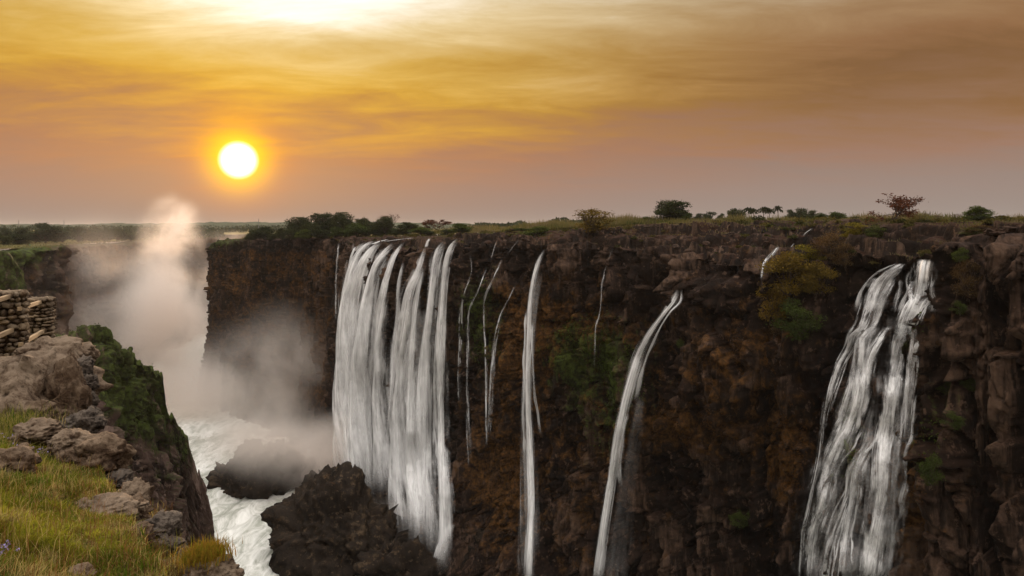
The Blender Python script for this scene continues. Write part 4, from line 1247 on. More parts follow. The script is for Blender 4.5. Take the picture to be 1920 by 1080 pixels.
# tall grass behind the rim
def blades(pos, hgt, wid, r, lean=0.25, colr=None):
    k = len(pos)
    an = r.uniform(0, 2 * math.pi, k)
    s_ = np.stack([np.cos(an), np.sin(an), 0 * an], 1) * (wid * 0.5)[:, None]
    la = r.uniform(0, 2 * math.pi, k)
    ln = np.stack([np.cos(la), np.sin(la), 0 * la], 1) * (hgt * np.abs(r.normal(0, lean, k)))[:, None]
    up_ = np.zeros((k, 3)); up_[:, 2] = hgt
    m_ = pos + up_ * 0.55 + ln * 0.30
    t_ = pos + up_ * (1 - 0.25 * np.minimum(1, np.linalg.norm(ln, axis=1) / hgt))[:, None] + ln
    V = np.stack([pos - s_, pos + s_, m_ - s_ * 0.75, m_ + s_ * 0.75, t_ - s_ * 0.12, t_ + s_ * 0.12], 1).reshape(-1, 3)
    b0 = np.arange(k)[:, None] * 6
    Q = np.concatenate([b0 + np.array([0, 1, 3, 2]), b0 + np.array([2, 3, 5, 4])], 0)
    return V, Q, np.repeat(colr, 6, 0)

m = bpy.data.materials.new('grass_blades')
m.use_nodes = True
n = NT(m.node_tree)
d_ = n.n('ShaderNodeBsdfDiffuse'); n.put(d_.inputs['Color'], n.attr('tint'))
t_ = n.n('ShaderNodeBsdfTranslucent'); n.put(t_.inputs['Color'], n.attr('tint'))
mx = n.n('ShaderNodeMixShader'); mx.inputs[0].default_value = 0.35
n.t.links.new(d_.outputs[0], mx.inputs[1]); n.t.links.new(t_.outputs[0], mx.inputs[2])
n.t.links.new(mx.outputs[0], n.n('ShaderNodeOutputMaterial').inputs['Surface'])
M['grass_blades'] = m

nC, nR = Vm.shape[:2]
vi = np.where((Vm[:, 96, 1] > 90) & (np.arange(nC) < np.argmin(Vm[:, 96, 0])))[0]
k = 90000
i = r.choice(vi, k)
Wc = np.hypot(Vm[i, 0, 0] - Vm[i, 96, 0], Vm[i, 0, 1] - Vm[i, 96, 1])            # depth of the ledge strip at this column
tau_ = r.random(k) ** 1.5 * 0.62
far_ = r.random(k) < 0.5
j = np.clip((tau_ * 96).astype(int), 1, 95)
gp3 = Vm[i, j].copy()
bd = Vm[i, 0] - Vm[i, 96]; bd[:, 2] = 0; bd /= np.linalg.norm(bd, axis=1)[:, None]
out_ = 30 * r.random(k) ** 1.2
gf = Vm[i, 0] + bd * (out_ - 2)[:, None]
gf[:, 2] = zplat(gf[:, 0]) - 0.3
gp3 = np.where(far_[:, None], gf, gp3) + r.normal(0, 0.5, (k, 3)) * np.array([1, 1, 0])
gp = gp3[:, :2]
bkd = np.where(far_, 14 + out_, 14 - tau_ * 22)
patch = 0.5 + 0.5 * fbm2(gp[:, 0] / 12, gp[:, 1] / 12, 3, 88)
wgt = sstep(gp[:, 0], -75, 25) * 0.85 + 0.15
ok = (r.random(k) < wgt) & (patch > 0.34 + 0.22 * sstep(-bkd, -13, 2))
gp, gp3, patch, bkd = gp[ok], gp3[ok], patch[ok], bkd[ok]
hg = (0.5 + 2.1 * np.clip(patch - 0.33, 0, 1)) * r.uniform(0.6, 1.4, len(gp)) * (0.35 + 1.75 * sstep(bkd, 8, 24))
cA, cB, cC = np.array([0.075, 0.088, 0.024]), np.array([0.165, 0.140, 0.048]), np.array([0.20, 0.155, 0.085])
q = np.clip(0.55 + 0.8 * fbm2(gp[:, 0] / 10, gp[:, 1] / 10, 3, 90) + r.normal(0, 0.2, len(gp)), 0, 1)[:, None]
cg = np.where(q < 0.5, cA + (cB - cA) * q * 2, cB + (cC - cB) * (q * 2 - 1))
V, Q, cc = blades(gp3 - np.array([0, 0, 0.1]), hg, np.full(len(gp), 0.24), r, 0.35, cg * 0.8)
put('plateau_grass', mesh_from('plateau_grass', V, Q, False, {'tint': cc}), M['grass_blades'], label='tall olive and straw coloured grass behind the rim', cat='grass', kind='stuff')
# grass and scrub along the top of the left cliff
Cq = spline(left_pts, 1500); Tq = np.gradient(Cq[:, :2], axis=0); Tq /= np.linalg.norm(Tq, axis=1)[:, None]
k = 12000
i = r.integers(0, 1000, k)
bkd = 2 + 60 * r.random(k)
gp = np.stack([Cq[i, 0] - Tq[i, 1] * bkd, Cq[i, 1] + Tq[i, 0] * bkd], 1)
q = np.clip(0.5 + 0.7 * fbm2(gp[:, 0] / 12, gp[:, 1] / 12, 3, 92) + r.normal(0, .15, k), 0, 1)[:, None]
V, Q, cc = blades(np.concatenate([gp, (zplat(gp[:, 0]) - 0.4)[:, None]], 1), r.uniform(0.3, 1.0, k), np.full(k, 0.3), r, 0.3, cA + (cC - cA) * q)
put('plateau_grass', mesh_from('plateau_grass', V, Q, False, {'tint': cc}), M['grass_blades'], label='short yellowish grass on the far left plateau', cat='grass', kind='stuff')

# creeping plants and hanging ferns on the wet rock: scattered wherever the rock is green
def creepers(Vg, mask, k, size, label, mat, seed, drop=0.6):
    r_ = np.random.default_rng(seed)
    fl = mask.reshape(-1)
    cand = np.where(fl > 0.25)[0]
    pick = r_.choice(cand, k, p=fl[cand] / fl[cand].sum())
    c_ = Vg.reshape(-1, 3)[pick] + r_.normal(0, 0.25, (k, 3))
    c_[:, 1] -= 0.25
    clump = np.clip(0.5 + 0.9 * fbm3(c_[:, 0] / 3, c_[:, 1] / 3, c_[:, 2] / 3, 3, seed), 0, 1)
    c_ = c_[clump > 0.42]
    V, Q, tt = leaves(c_, size, r_, np.clip(clump[clump > 0.42] + r_.normal(0, .2, len(c_)), 0, 1), 0.0, 1.3)
    put('creeper', mesh_from('creeper', V, Q, False, {'tint': np.stack([tt] * 3, 1)}), M[mat], label=label, cat='creeper', kind='stuff')
def gmask(Vg, spots, nm):
    x, y = pix(np.where(Vg[..., 1:2] > 5, Vg, np.array([0, 5.0, 0])))
    m_ = np.zeros(x.shape)
    for sx, sy, rx, ry, am in spots:
        m_ = np.maximum(m_, am * np.exp(-((x - sx) / rx) ** 2 - ((y - sy) / ry) ** 2))
    return m_ * (0.35 + np.clip(0.5 + fbm2(x / nm, y / (2.2 * nm), 3, 71), 0, 1))
M['leaf_fern'] = leaf_material('leaf_fern', (0.016, 0.028, 0.006), (0.062, 0.096, 0.014))
M['leaf_moss'] = leaf_material('leaf_moss', (0.026, 0.038, 0.012), (0.082, 0.108, 0.028))
M['leaf_rust'] = leaf_material('leaf_rust', (0.035, 0.016, 0.005), (0.095, 0.045, 0.011))
creepers(Vm, gmask(Vm, [(1090, 655, 60, 55, 1), (1165, 690, 45, 70, 0.8), (905, 600, 34, 80, .6), (1745, 850, 26, 70, .8), (1600, 820, 30, 90, .5), (1130, 790, 40, 60, .5), (1720, 600, 26, 40, .5), (1385, 970, 18, 10, 1)], 14), 9000, 0.20,
         'hanging green ferns and moss on the wet middle of the wall', 'leaf_fern', 801)
creepers(Vm, gmask(Vm, [(1290, 790, 90, 45, .9), (985, 640, 60, 80, .7), (955, 900, 34, 110, .8), (1480, 850, 30, 100, .9), (1720, 930, 30, 120, .7), (1400, 650, 60, 50, .6), (1110, 610, 90, 60, .5)], 16), 12000, 0.16,
         'rust coloured dry moss on the wall', 'leaf_rust', 802)
sx_, sy_ = pix(np.where(Vn[..., 1:2] > 5, Vn, np.array([0, 5.0, 0])))
creepers(Vn, (Vn[..., 1] > 130) * np.clip(1.2 * sstep(sy_ - 0.55 * (sx_ - 200), 850, 740), 0, 1) * (0.3 + np.clip(0.5 + fbm2(sx_ / 18, sy_ / 40, 3, 72), 0, 1)) + 0.8 * G(sx_, sy_, 300, 895, 26, 12), 8500, 0.17,
         'dark green creepers clothing the upper part of the spur', 'leaf_moss', 803)
# tussocks on the ledges
k = 26000
i = r.choice(vi, k); j = r.integers(8, 95, k)
gp3 = Vm[i, j] + r.normal(0, 0.3, (k, 3)) * np.array([1, 1, 0])
ok = (fbm2(gp3[:, 0] / 4, gp3[:, 1] / 4, 3, 97) > 0.22)
gp3 = gp3[ok]
q = np.clip(0.6 + 0.8 * fbm2(gp3[:, 0] / 6, gp3[:, 1] / 6, 2, 98) + r.normal(0, .2, len(gp3)), 0, 1)[:, None]
V, Q, cc = blades(gp3 - np.array([0, 0, .05]), r.uniform(0.25, 0.8, len(gp3)), np.full(len(gp3), 0.14), r, 0.5, (cA + (cC - cA) * q) * 0.75)
put('ledge_grass', mesh_from('ledge_grass', V, Q, False, {'tint': cc}), M['grass_blades'], label='tussocks of dry and green grass on the stepped ledges', cat='grass', kind='stuff')

# low scrub that nobody could count, all along the back of the rim and among the ledges
cen, tint = [], []
for _ in range(430):
    ci = r.choice(vi)
    if Vm[ci, 96, 0] < -70 and r.random() < 0.5:
        continue
    cj = r.integers(2, 60) if r.random() < 0.72 else r.integers(60, 94)
    c0 = Vm[ci, cj]
    rad = r.uniform(0.5, 1.7) * (1.0 if cj < 40 else 0.6)
    kk = int(70 + 90 * rad)
    d_ = r.normal(size=(kk, 3)); d_ /= np.linalg.norm(d_, axis=1)[:, None]
    d_[:, 2] = np.abs(d_[:, 2])
    cen.append(c0 + d_ * (rad * r.uniform(0.5, 1.1, kk))[:, None] * np.array([1.3, 1.3, 0.8]))
    tint.append(np.clip(r.uniform(0.05, 0.8) + r.normal(0, .15, kk), 0, 1))
cen, tint = np.concatenate(cen), np.concatenate(tint)
V, Q, tt = leaves(cen, 0.27, r, tint)
M['leaf_scrub'] = leaf_material('leaf_scrub', (0.026, 0.034, 0.012), (0.120, 0.092, 0.026))
put('rim_scrub', mesh_from('rim_scrub', V, Q, False, {'tint': np.stack([tt] * 3, 1)}), M['leaf_scrub'], label='low olive and brown scrub along the rim and its ledges', cat='scrub', kind='stuff')
# ------------------------------------------------------------------ small things on the far side
m, n, b = material('grey_metal', 0.6, 0.4)
n.put(b.inputs['Base Color'], n.ramp(n.noise(n.pos(), 0.5, 2), [(0.4, (0.10, 0.10, 0.11)), (0.6, (0.17, 0.17, 0.18))]))
M['grey_metal'] = m
def mast(px, ytop, ybase, Y, wd, label):
    zb, zt = -(ybase - HY) / F * Y, -(ytop - HY) / F * Y
    e = empty('radio_mast', ((px - CX) / F * Y, Y, zb), label=label, cat='mast', group='radio masts on the horizon')
    H = zt - zb
    prt = []
    for k in range(3):
        an = 2.1 * k
        prt.append(tube([(wd * math.cos(an), wd * math.sin(an), 0), (wd * .3 * math.cos(an), wd * .3 * math.sin(an), H)], wd * 0.28, 4))
    for k in range(10):
        h0, h1 = H * k / 10, H * (k + 1) / 10
        for j in range(3):
            a0, a1 = 2.1 * j, 2.1 * (j + 1)
            w0, w1 = wd * (1 - .7 * k / 10), wd * (1 - .7 * (k + 1) / 10)
            prt.append(tube([(w0 * math.cos(a0), w0 * math.sin(a0), h0), (w1 * math.cos(a1), w1 * math.sin(a1), h1)], wd * 0.12, 3))
    put('lattice', mesh_from('lattice', *join(prt)), M['grey_metal'], e)
    put('antenna', mesh_from('antenna', *tube([(0, 0, H * .96), (0, 0, H * 1.08)], wd * 0.14, 5)), M['grey_metal'], e)
mast(35, 413, 426, 2300, 1.5, 'thin radio mast on the hills nearest the left edge')
mast(75, 417, 426, 2400, 1.3, 'shortest thin radio mast on the hills, above the big far tree')
mast(120, 413, 427, 2300, 1.5, 'thin radio mast on the hills above the far left tree row')
mast(485, 411, 441, 620, 0.42, 'slender radio mast beside the island wood, below the sun')

def person(px, Y, shirt, label, ph):
    X = (px - CX) / F * Y
    me = bpy.data.meshes.new('person')
    J = {'pel': (0, 0, .92, .15), 'wai': (0, 0, 1.08, .14), 'che': (0, 0, 1.32, .17), 'nec': (0, .01, 1.47, .06), 'hea': (0, .02, 1.60, .10), 'top': (0, .02, 1.70, .075),
         'sL': (-.19, 0, 1.40, .065), 'eL': (-.25, .02, 1.12, .048), 'hL': (-.23, .10 * ph, .88, .04), 'sR': (.19, 0, 1.40, .065), 'eR': (.25, .02, 1.12, .048), 'hR': (.22, .12, .90, .04),
         'tL': (-.10, 0, .86, .095), 'kL': (-.11, .05 * ph, .48, .065), 'aL': (-.11, 0, .09, .045), 'fL': (-.11, .13, .04, .04),
         'tR': (.10, 0, .86, .095), 'kR': (.11, .03, .48, .065), 'aR': (.12, -.04 * ph, .09, .045), 'fR': (.12, .09, .04, .04)}
    nm = list(J)
    E = [('pel', 'wai'), ('wai', 'che'), ('che', 'nec'), ('nec', 'hea'), ('hea', 'top'), ('che', 'sL'), ('sL', 'eL'), ('eL', 'hL'), ('che', 'sR'), ('sR', 'eR'), ('eR', 'hR'),
         ('pel', 'tL'), ('tL', 'kL'), ('kL', 'aL'), ('aL', 'fL'), ('pel', 'tR'), ('tR', 'kR'), ('kR', 'aR'), ('aR', 'fR')]
    me.from_pydata([J[k][:3] for k in nm], [(nm.index(a), nm.index(b_)) for a, b_ in E], [])
    o = bpy.data.objects.new('person', me)
    col.objects.link(o)
    o.modifiers.new('skin', 'SKIN')
    for i_, k in enumerate(nm):
        me.skin_vertices[0].data[i_].radius = (J[k][3], J[k][3])
    me.skin_vertices[0].data[0].use_root = True
    o.modifiers.new('sub', 'SUBSURF').levels = 1
    o.modifiers['sub'].render_levels = 1
    mt, n, b = material('clothes_' + label.split()[3], 0.9, 0.1)
    z = n.xyz(n.n('ShaderNodeTexCoord').outputs['Object'])[2]
    n.put(b.inputs['Base Color'], n.ramp(n.m('DIVIDE', z, 1.8), [(0.0, (0.03, 0.03, 0.04)), (0.50, (0.05, 0.05, 0.07)), (0.53, shirt), (0.82, shirt), (0.83, (0.16, 0.09, 0.06)), (0.92, (0.16, 0.09, 0.06)), (0.93, (0.02, 0.015, 0.01))], 'CONSTANT'))
    me.materials.append(mt)
    o.location = (X, Y, float(zplat(X)) - 0.2)
    o.rotation_euler = (0, 0, 2.4 * ph)
    tag(o, label, 'person', 'visitors on the far left plateau')
person(50.5, 338, (0.05, 0.05, 0.07), 'tiny person in dark clothes standing on the far left plateau', 1)
person(56, 336, (0.06, 0.25, 0.16), 'tiny person in green shirt standing on the far left plateau', -0.6)

# driftwood on the ledges
def driftwood(px, py, Y, L, seed, label):
    r_ = np.random.default_rng(seed)
    prt = [tube([(-L * .5, 0, .15), (0, .2, .35), (L * .45, 0, .3)], [.22, .3, .12], 6)]
    for k in range(7):
        s0 = np.array([r_.uniform(-.4, .4) * L, 0, .3])
        prt.append(tube([s0, s0 + r_.normal(0, .5, 3) + (0, 0, .7), s0 + r_.normal(0, .9, 3) + (0, 0, 1.3)], [.13, .08, .02], 4))
    q = at(px, py, Y)
    put('driftwood', mesh_from('driftwood', *join(prt)), M['bark'], label=label, cat='driftwood', loc=(q[0], q[1], q[2]))
driftwood(1330, 421, 193, 6.0, 5, 'dark driftwood stump with upright roots on the ledges below the far palms')
driftwood(1222, 427, 190, 4.5, 6, 'dark dead branch lying on the ledges left of the driftwood stump')

# ------------------------------------------------------------------ boulders
def boulder_mesh(seed, sub=4, lump=0.22, layers=0.0, cut=0.5, facet=1.0):
    bm = bmesh.new()
    bmesh.ops.create_icosphere(bm, subdivisions=sub, radius=1.0)
    V = np.array([v.co[:] for v in bm.verts])
    Q = np.array([[v.index for v in f_.verts] for f_ in bm.faces])
    bm.free()
    r_ = np.random.default_rng(seed)
    for _ in range(int(9 * cut) + 2):                       # broken flats
        d_ = r_.normal(size=3); d_ /= np.linalg.norm(d_)
        h_ = r_.uniform(0.62, 0.92)
        t_ = V @ d_
        V = V - np.maximum(t_ - h_, 0)[:, None] * d_ * 0.85
    o3 = r_.uniform(-50, 50, 3)
    f_ = fbm3(V[:, 0] * 1.3 + o3[0], V[:, 1] * 1.3 + o3[1], V[:, 2] * 1.3 + o3[2], 3, seed)
    g_ = fbm3(V[:, 0] * 4 + o3[0], V[:, 1] * 4 + o3[1], V[:, 2] * 5 + o3[2], 4, seed + 9)
    cr = np.abs(fbm3(V[:, 0] * 2.2 + o3[1], V[:, 1] * 2.2 + o3[2], V[:, 2] * 2.2 + o3[0], 3, seed + 5))
    h1_, t1_ = voro3(V * 1.7 + o3, seed + 21)
    h2_, t2_ = voro3(V * 4.2 + o3, seed + 22)
    dr = 1 + lump * f_ + 0.09 * g_ - 0.12 * sstep(cr, 0.05, 0.0) + facet * ((h1_ - 0.5) * 0.16 + t1_ * 0.20 + (h2_ - 0.5) * 0.06 + t2_ * 0.10)
    if layers:
        ph_ = V[:, 2] * 5.5 + 1.2 * f_ + 0.5 * V[:, 0]
        dr += layers * (np.abs(np.sin(ph_)) ** 0.6 - 0.6)
    V = V * dr[:, None]
    return mesh_from('boulder', V, Q, True)

def stone_material(name, pale, mid, dark, scale, vary=False):
    m, n, b = material(name, 0.9, 0.08)
    p = n.pos()
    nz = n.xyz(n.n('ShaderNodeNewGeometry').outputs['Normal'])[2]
    f_ = n.noise(p, 1.6 * scale, 6, 0.68, 0.6)
    g_ = n.noise(p, 9.0 * scale, 5, 0.7)
    c = n.ramp(n.m('ADD', n.m('MULTIPLY', f_, 0.7), n.m('MULTIPLY', g_, 0.3)), [(0.34, dark), (0.45, mid), (0.56, pale), (0.7, tuple(1.15 * q for q in pale))])
    blk = n.map(n.noise(p, 3.2 * scale, 6, 0.75, 1.2), 0.55, 0.66)
    c = n.mix(n.m('MULTIPLY', blk, 0.85), c, tuple(0.35 * q for q in dark))
    top_lit = n.map(n.m('ADD', nz, n.m('MULTIPLY', n.m('SUBTRACT', g_, 0.5), 1.6)), 0.35, 0.95)  # upward faces paler: light from above put into the stone colour
    c = n.mix(n.m('MULTIPLY', top_lit, 0.5), c, pale)
    c = n.mix(1.0, c, n.ramp(n.n('ShaderNodeObjectInfo').outputs['Random'], [(0, (0.55, 0.52, 0.5)), (0.5, (0.9, 0.9, 0.9)), (1, (1.25, 1.2, 1.1))]), 'MULTIPLY') if vary else c
    n.put(b.inputs['Base Color'], c)
    h = n.m('ADD', n.m('MULTIPLY', f_, 0.6), n.m('ADD', n.m('MULTIPLY', g_, 0.5), n.m('MULTIPLY', n.noise(p, 40 * scale, 3, 0.7), 0.18)))
    n.put(b.inputs['Normal'], n.bump(h, 1.0, 0.16 / scale))
    return m
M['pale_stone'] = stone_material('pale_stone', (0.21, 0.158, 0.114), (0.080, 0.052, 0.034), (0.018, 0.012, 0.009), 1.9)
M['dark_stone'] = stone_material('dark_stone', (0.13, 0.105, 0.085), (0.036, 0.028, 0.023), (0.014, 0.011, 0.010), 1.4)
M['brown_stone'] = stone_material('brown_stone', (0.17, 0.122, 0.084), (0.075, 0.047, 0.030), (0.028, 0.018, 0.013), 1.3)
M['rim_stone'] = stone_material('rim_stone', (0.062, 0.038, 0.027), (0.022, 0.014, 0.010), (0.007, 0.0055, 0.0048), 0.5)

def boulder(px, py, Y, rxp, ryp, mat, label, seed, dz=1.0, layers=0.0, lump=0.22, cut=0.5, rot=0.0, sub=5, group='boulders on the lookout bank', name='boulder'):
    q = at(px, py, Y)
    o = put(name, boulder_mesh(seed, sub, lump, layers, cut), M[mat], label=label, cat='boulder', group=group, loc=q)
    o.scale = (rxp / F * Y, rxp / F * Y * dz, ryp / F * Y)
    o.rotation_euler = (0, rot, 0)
    return o
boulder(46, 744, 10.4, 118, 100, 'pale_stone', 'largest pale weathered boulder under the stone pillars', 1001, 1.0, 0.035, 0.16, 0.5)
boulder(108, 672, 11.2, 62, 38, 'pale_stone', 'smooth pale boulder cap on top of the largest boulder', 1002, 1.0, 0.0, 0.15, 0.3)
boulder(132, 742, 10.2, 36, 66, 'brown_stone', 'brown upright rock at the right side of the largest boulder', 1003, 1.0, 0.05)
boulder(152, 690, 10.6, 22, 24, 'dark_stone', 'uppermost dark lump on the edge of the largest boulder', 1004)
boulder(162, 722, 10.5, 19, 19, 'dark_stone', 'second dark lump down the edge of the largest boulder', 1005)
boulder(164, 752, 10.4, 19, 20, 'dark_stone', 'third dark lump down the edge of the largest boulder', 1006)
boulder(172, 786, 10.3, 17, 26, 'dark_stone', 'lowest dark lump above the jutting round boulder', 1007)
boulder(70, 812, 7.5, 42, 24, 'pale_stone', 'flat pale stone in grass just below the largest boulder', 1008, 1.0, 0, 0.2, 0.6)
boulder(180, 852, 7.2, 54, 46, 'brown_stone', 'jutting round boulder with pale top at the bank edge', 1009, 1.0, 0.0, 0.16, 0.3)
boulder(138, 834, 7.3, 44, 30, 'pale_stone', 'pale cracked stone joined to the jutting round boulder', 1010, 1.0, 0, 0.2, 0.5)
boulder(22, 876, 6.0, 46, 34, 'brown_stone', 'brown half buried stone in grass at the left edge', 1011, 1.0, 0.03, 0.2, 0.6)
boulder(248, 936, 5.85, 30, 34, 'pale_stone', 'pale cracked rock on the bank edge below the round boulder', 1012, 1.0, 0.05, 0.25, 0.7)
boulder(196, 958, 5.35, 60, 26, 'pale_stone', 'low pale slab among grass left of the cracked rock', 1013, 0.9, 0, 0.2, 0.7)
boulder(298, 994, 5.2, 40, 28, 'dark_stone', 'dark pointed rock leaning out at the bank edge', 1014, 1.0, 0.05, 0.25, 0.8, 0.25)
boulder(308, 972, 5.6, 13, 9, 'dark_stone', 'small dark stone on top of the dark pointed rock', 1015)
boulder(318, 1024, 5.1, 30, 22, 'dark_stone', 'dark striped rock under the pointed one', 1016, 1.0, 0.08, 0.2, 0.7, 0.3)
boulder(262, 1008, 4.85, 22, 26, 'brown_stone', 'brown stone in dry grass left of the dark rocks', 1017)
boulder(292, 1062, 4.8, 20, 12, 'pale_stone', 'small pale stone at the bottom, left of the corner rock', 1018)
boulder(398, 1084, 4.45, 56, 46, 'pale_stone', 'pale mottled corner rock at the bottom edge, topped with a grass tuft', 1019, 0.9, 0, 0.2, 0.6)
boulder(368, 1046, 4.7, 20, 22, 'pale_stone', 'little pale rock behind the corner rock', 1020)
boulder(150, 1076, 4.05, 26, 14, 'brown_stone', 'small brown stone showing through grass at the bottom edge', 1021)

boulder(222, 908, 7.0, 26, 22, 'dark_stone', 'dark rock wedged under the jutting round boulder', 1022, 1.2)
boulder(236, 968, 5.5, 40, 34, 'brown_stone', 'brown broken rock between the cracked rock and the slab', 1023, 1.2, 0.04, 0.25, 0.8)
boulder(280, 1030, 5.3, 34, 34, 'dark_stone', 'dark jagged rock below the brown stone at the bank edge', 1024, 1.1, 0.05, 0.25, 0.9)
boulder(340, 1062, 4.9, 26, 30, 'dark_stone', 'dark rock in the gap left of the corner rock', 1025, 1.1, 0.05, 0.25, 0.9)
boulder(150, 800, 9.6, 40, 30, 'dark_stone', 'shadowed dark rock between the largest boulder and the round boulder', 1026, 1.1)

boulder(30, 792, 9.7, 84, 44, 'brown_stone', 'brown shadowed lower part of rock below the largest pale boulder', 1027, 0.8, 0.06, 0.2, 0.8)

# loose rocks on the stepped rim
r = np.random.default_rng(77)
rock_var = [boulder_mesh(1100 + k, 3, 0.25, 0, 0.9) for k in range(5)]
for me in rock_var:
    me.materials.append(M['rim_stone'])
    me.polygons.foreach_set('use_smooth', np.zeros(len(me.polygons), bool))
k = 0
for x0, x1, y1, where in ((900, 1055, 462, 'above the trickles and the straight fall'), (1065, 1195, 462, 'below the ochre autumn tree'), (1200, 1325, 480, 'below the large dark lone tree'),
                          (1335, 1450, 495, 'below the far palms'), (1590, 1700, 470, 'between the gully shrubs and the cascade'), (1765, 1905, 440, 'on the rim right of the cascade')):
    xs = np.sort(r.uniform(x0, x1, 6))
    for px_, nth in zip(xs, ('first', 'second', 'third', 'fourth', 'fifth', 'sixth')):
        py_ = r.uniform(428, y1)
        Yk = rock_depth(px_, py_, 1)
        q = at(px_, py_, Yk)
        o = bpy.data.objects.new('rock', rock_var[k % 5]); col.objects.link(o)
        s_ = r.uniform(0.45, 1.25); k += 1
        o.location = (q[0], q[1], q[2] + 0.1 * s_)
        o.scale = (s_ * r.uniform(.9, 1.7), s_ * r.uniform(.9, 1.5), s_ * r.uniform(.5, .85))
        o.rotation_euler = (r.normal(0, .25), r.normal(0, .25), r.uniform(0, 6.28))
        tag(o, nth + ' loose brown rock from the left ' + where, 'rock', 'loose rocks on the rim ledges')

# ------------------------------------------------------------------ the grassy bank we stand on
EDGE = np.array([(30, -6), (8, -1.5), (2.2, 0.6), (0.0, 1.7), (-1.85, 3.8), (-2.85, 5.1), (-3.95, 6.6), (-5.1, 8.2), (-6.7, 10.1), (-8.9, 13.4), (-10.8, 16), (-15, 21), (-24, 32)], float)
def edge_dist(X, Y):
    best = np.full(X.shape, 1e9); sgn = np.zeros(X.shape)
    for a_, b_ in zip(EDGE[:-1], EDGE[1:]):
        d_ = b_ - a_
        t_ = np.clip(((X - a_[0]) * d_[0] + (Y - a_[1]) * d_[1]) / (d_ @ d_), 0, 1)
        ex, ey = X - a_[0] - t_ * d_[0], Y - a_[1] - t_ * d_[1]
        dd = np.hypot(ex, ey)
        cr = d_[0] * ey - d_[1] * ex
        q = dd < best
        sgn = np.where(q, np.where(cr < 0, 1.0, -1.0), sgn); best = np.where(q, dd, best)
    return best * sgn
def bank_z(X, Y):
    e_ = edge_dist(X, Y)
    z = -1.50 - 0.085 * np.clip(Y, -20, 40) + 0.10 * fbm2(X / 1.6, Y / 1.6, 4, 900) + 0.03 * fbm2(X * 3, Y * 3, 2, 901)
    z = z - 0.06 * np.clip(Y - 5.5, 0, 6)
    z = z - 0.30 * sstep(e_, -1.3, 0) - 2.6 * np.maximum(e_, 0) - 0.10 * fbm2(X * 1.2, Y * 1.2, 3, 903) * (e_ > 0)
    return np.maximum(z, -16.0 - 0.2 * np.abs(Y))
m, n, b = material('turf', 1.0, 0.1)
p = n.pos()
turf_c = n.ramp(n.noise(p, 2.2, 5, 0.65), [(0.35, (0.040, 0.034, 0.012)), (0.5, (0.080, 0.082, 0.016)), (0.62, (0.12, 0.105, 0.030))])
soil_c = n.ramp(n.noise(p, 3.0, 6, 0.7), [(0.38, (0.014, 0.010, 0.008)), (0.5, (0.050, 0.033, 0.022)), (0.64, (0.16, 0.115, 0.08))])
steep = n.map(n.xyz(n.n('ShaderNodeNewGeometry').outputs['Normal'])[2], 0.55, 0.8, 1.0, 0.0)
n.put(b.inputs['Base Color'], n.mix(steep, turf_c, soil_c))
n.put(b.inputs['Normal'], n.bump(n.noise(p, 22, 4, 0.7), 0.8, 0.04))
M['turf'] = m
bx, by = np.concatenate([np.arange(-60, -16, 2.0), np.arange(-16, 8, 0.12), np.arange(8, 40, 2.0)]), np.concatenate([np.arange(-60, -2, 2.0), np.arange(-2, 20, 0.12), np.arange(20, 70, 2.0)])
BX, BY = np.meshgrid(bx, by, indexing='ij')
BE = edge_dist(BX, BY)
Qb = grid_quads(len(bx), len(by))
Qb = Qb[~((BE.reshape(-1)[Qb] > 7).any(1))]
bz = bank_z(BX, BY) - 0.0
bz = np.where((BY > 15), bz - 0.30 * (BY - 15), bz)
put('bank', mesh_from('bank', np.stack([BX, BY, bz], -1), Qb, True), M['turf'], kind='structure')

# grass: short turf, straw, and reddish seed stalks towards the edge
r = np.random.default_rng(123)
k = 230000
px_ = r.uniform(-60, 480, k); py_ = 740 + 420 * r.random(k)
Yg = 3.0 + 6 * r.random(k)
for _ in range(8):                                       # march the bearing down to the bank
    X_ = (px_ - CX) / F * Yg
    Yg = np.clip(-bank_z(X_, Yg) * F / (py_ - HY), 2.2, 14)
X_ = (px_ - CX) / F * Yg
E_ = edge_dist(X_, Yg)
ok = (E_ < 0.12) & (np.abs(-bank_z(X_, Yg) * F / (py_ - HY) - Yg) < 0.3)
X_, Yg, E_ = X_[ok], Yg[ok], E_[ok]
pt = 0.5 + 0.5 * fbm2(X_ / 0.8, Yg / 0.8, 3, 950)
pt2 = 0.5 + 0.5 * fbm2(X_ / 0.25, Yg / 0.25, 3, 951)
ok = r.random(len(X_)) < np.clip(0.35 + 0.9 * pt, 0, 1)
X_, Yg, E_, pt, pt2 = X_[ok], Yg[ok], E_[ok], pt[ok], pt2[ok]
k = len(X_)
ce, chh, ctt = voro2(X_ / 0.16 + 0.4 * fbm2(X_ * 4, Yg * 4, 2, 970), Yg / 0.16, 971)          # tussocks
hg = (0.020 + 0.050 * pt2 + 0.085 * np.clip(chh - 0.45, 0, 1) * np.clip(ce * 3, 0, 1)) * r.uniform(0.5, 1.5, k) * (0.75 + 0.5 * pt)
green, lime, straw, rust = (np.array(q) for q in ((0.052, 0.092, 0.010), (0.215, 0.205, 0.020), (0.36, 0.285, 0.110), (0.18, 0.090, 0.034)))
g_ = np.clip(0.45 + 0.9 * fbm2(X_ / 1.1, Yg / 1.1, 3, 960) + 0.7 * (hash01(np.floor(chh * 9973), 1, 0, 5) - 0.5) + r.normal(0, 0.16, k), 0, 1)[:, None]
cg = (green + (lime - green) * g_) * r.uniform(0.75, 1.45, (k, 1))
cg *= (0.55 + 0.9 * np.clip(0.5 + 0.9 * fbm2(X_ / 0.45, Yg / 0.45, 3, 977), 0, 1))[:, None]
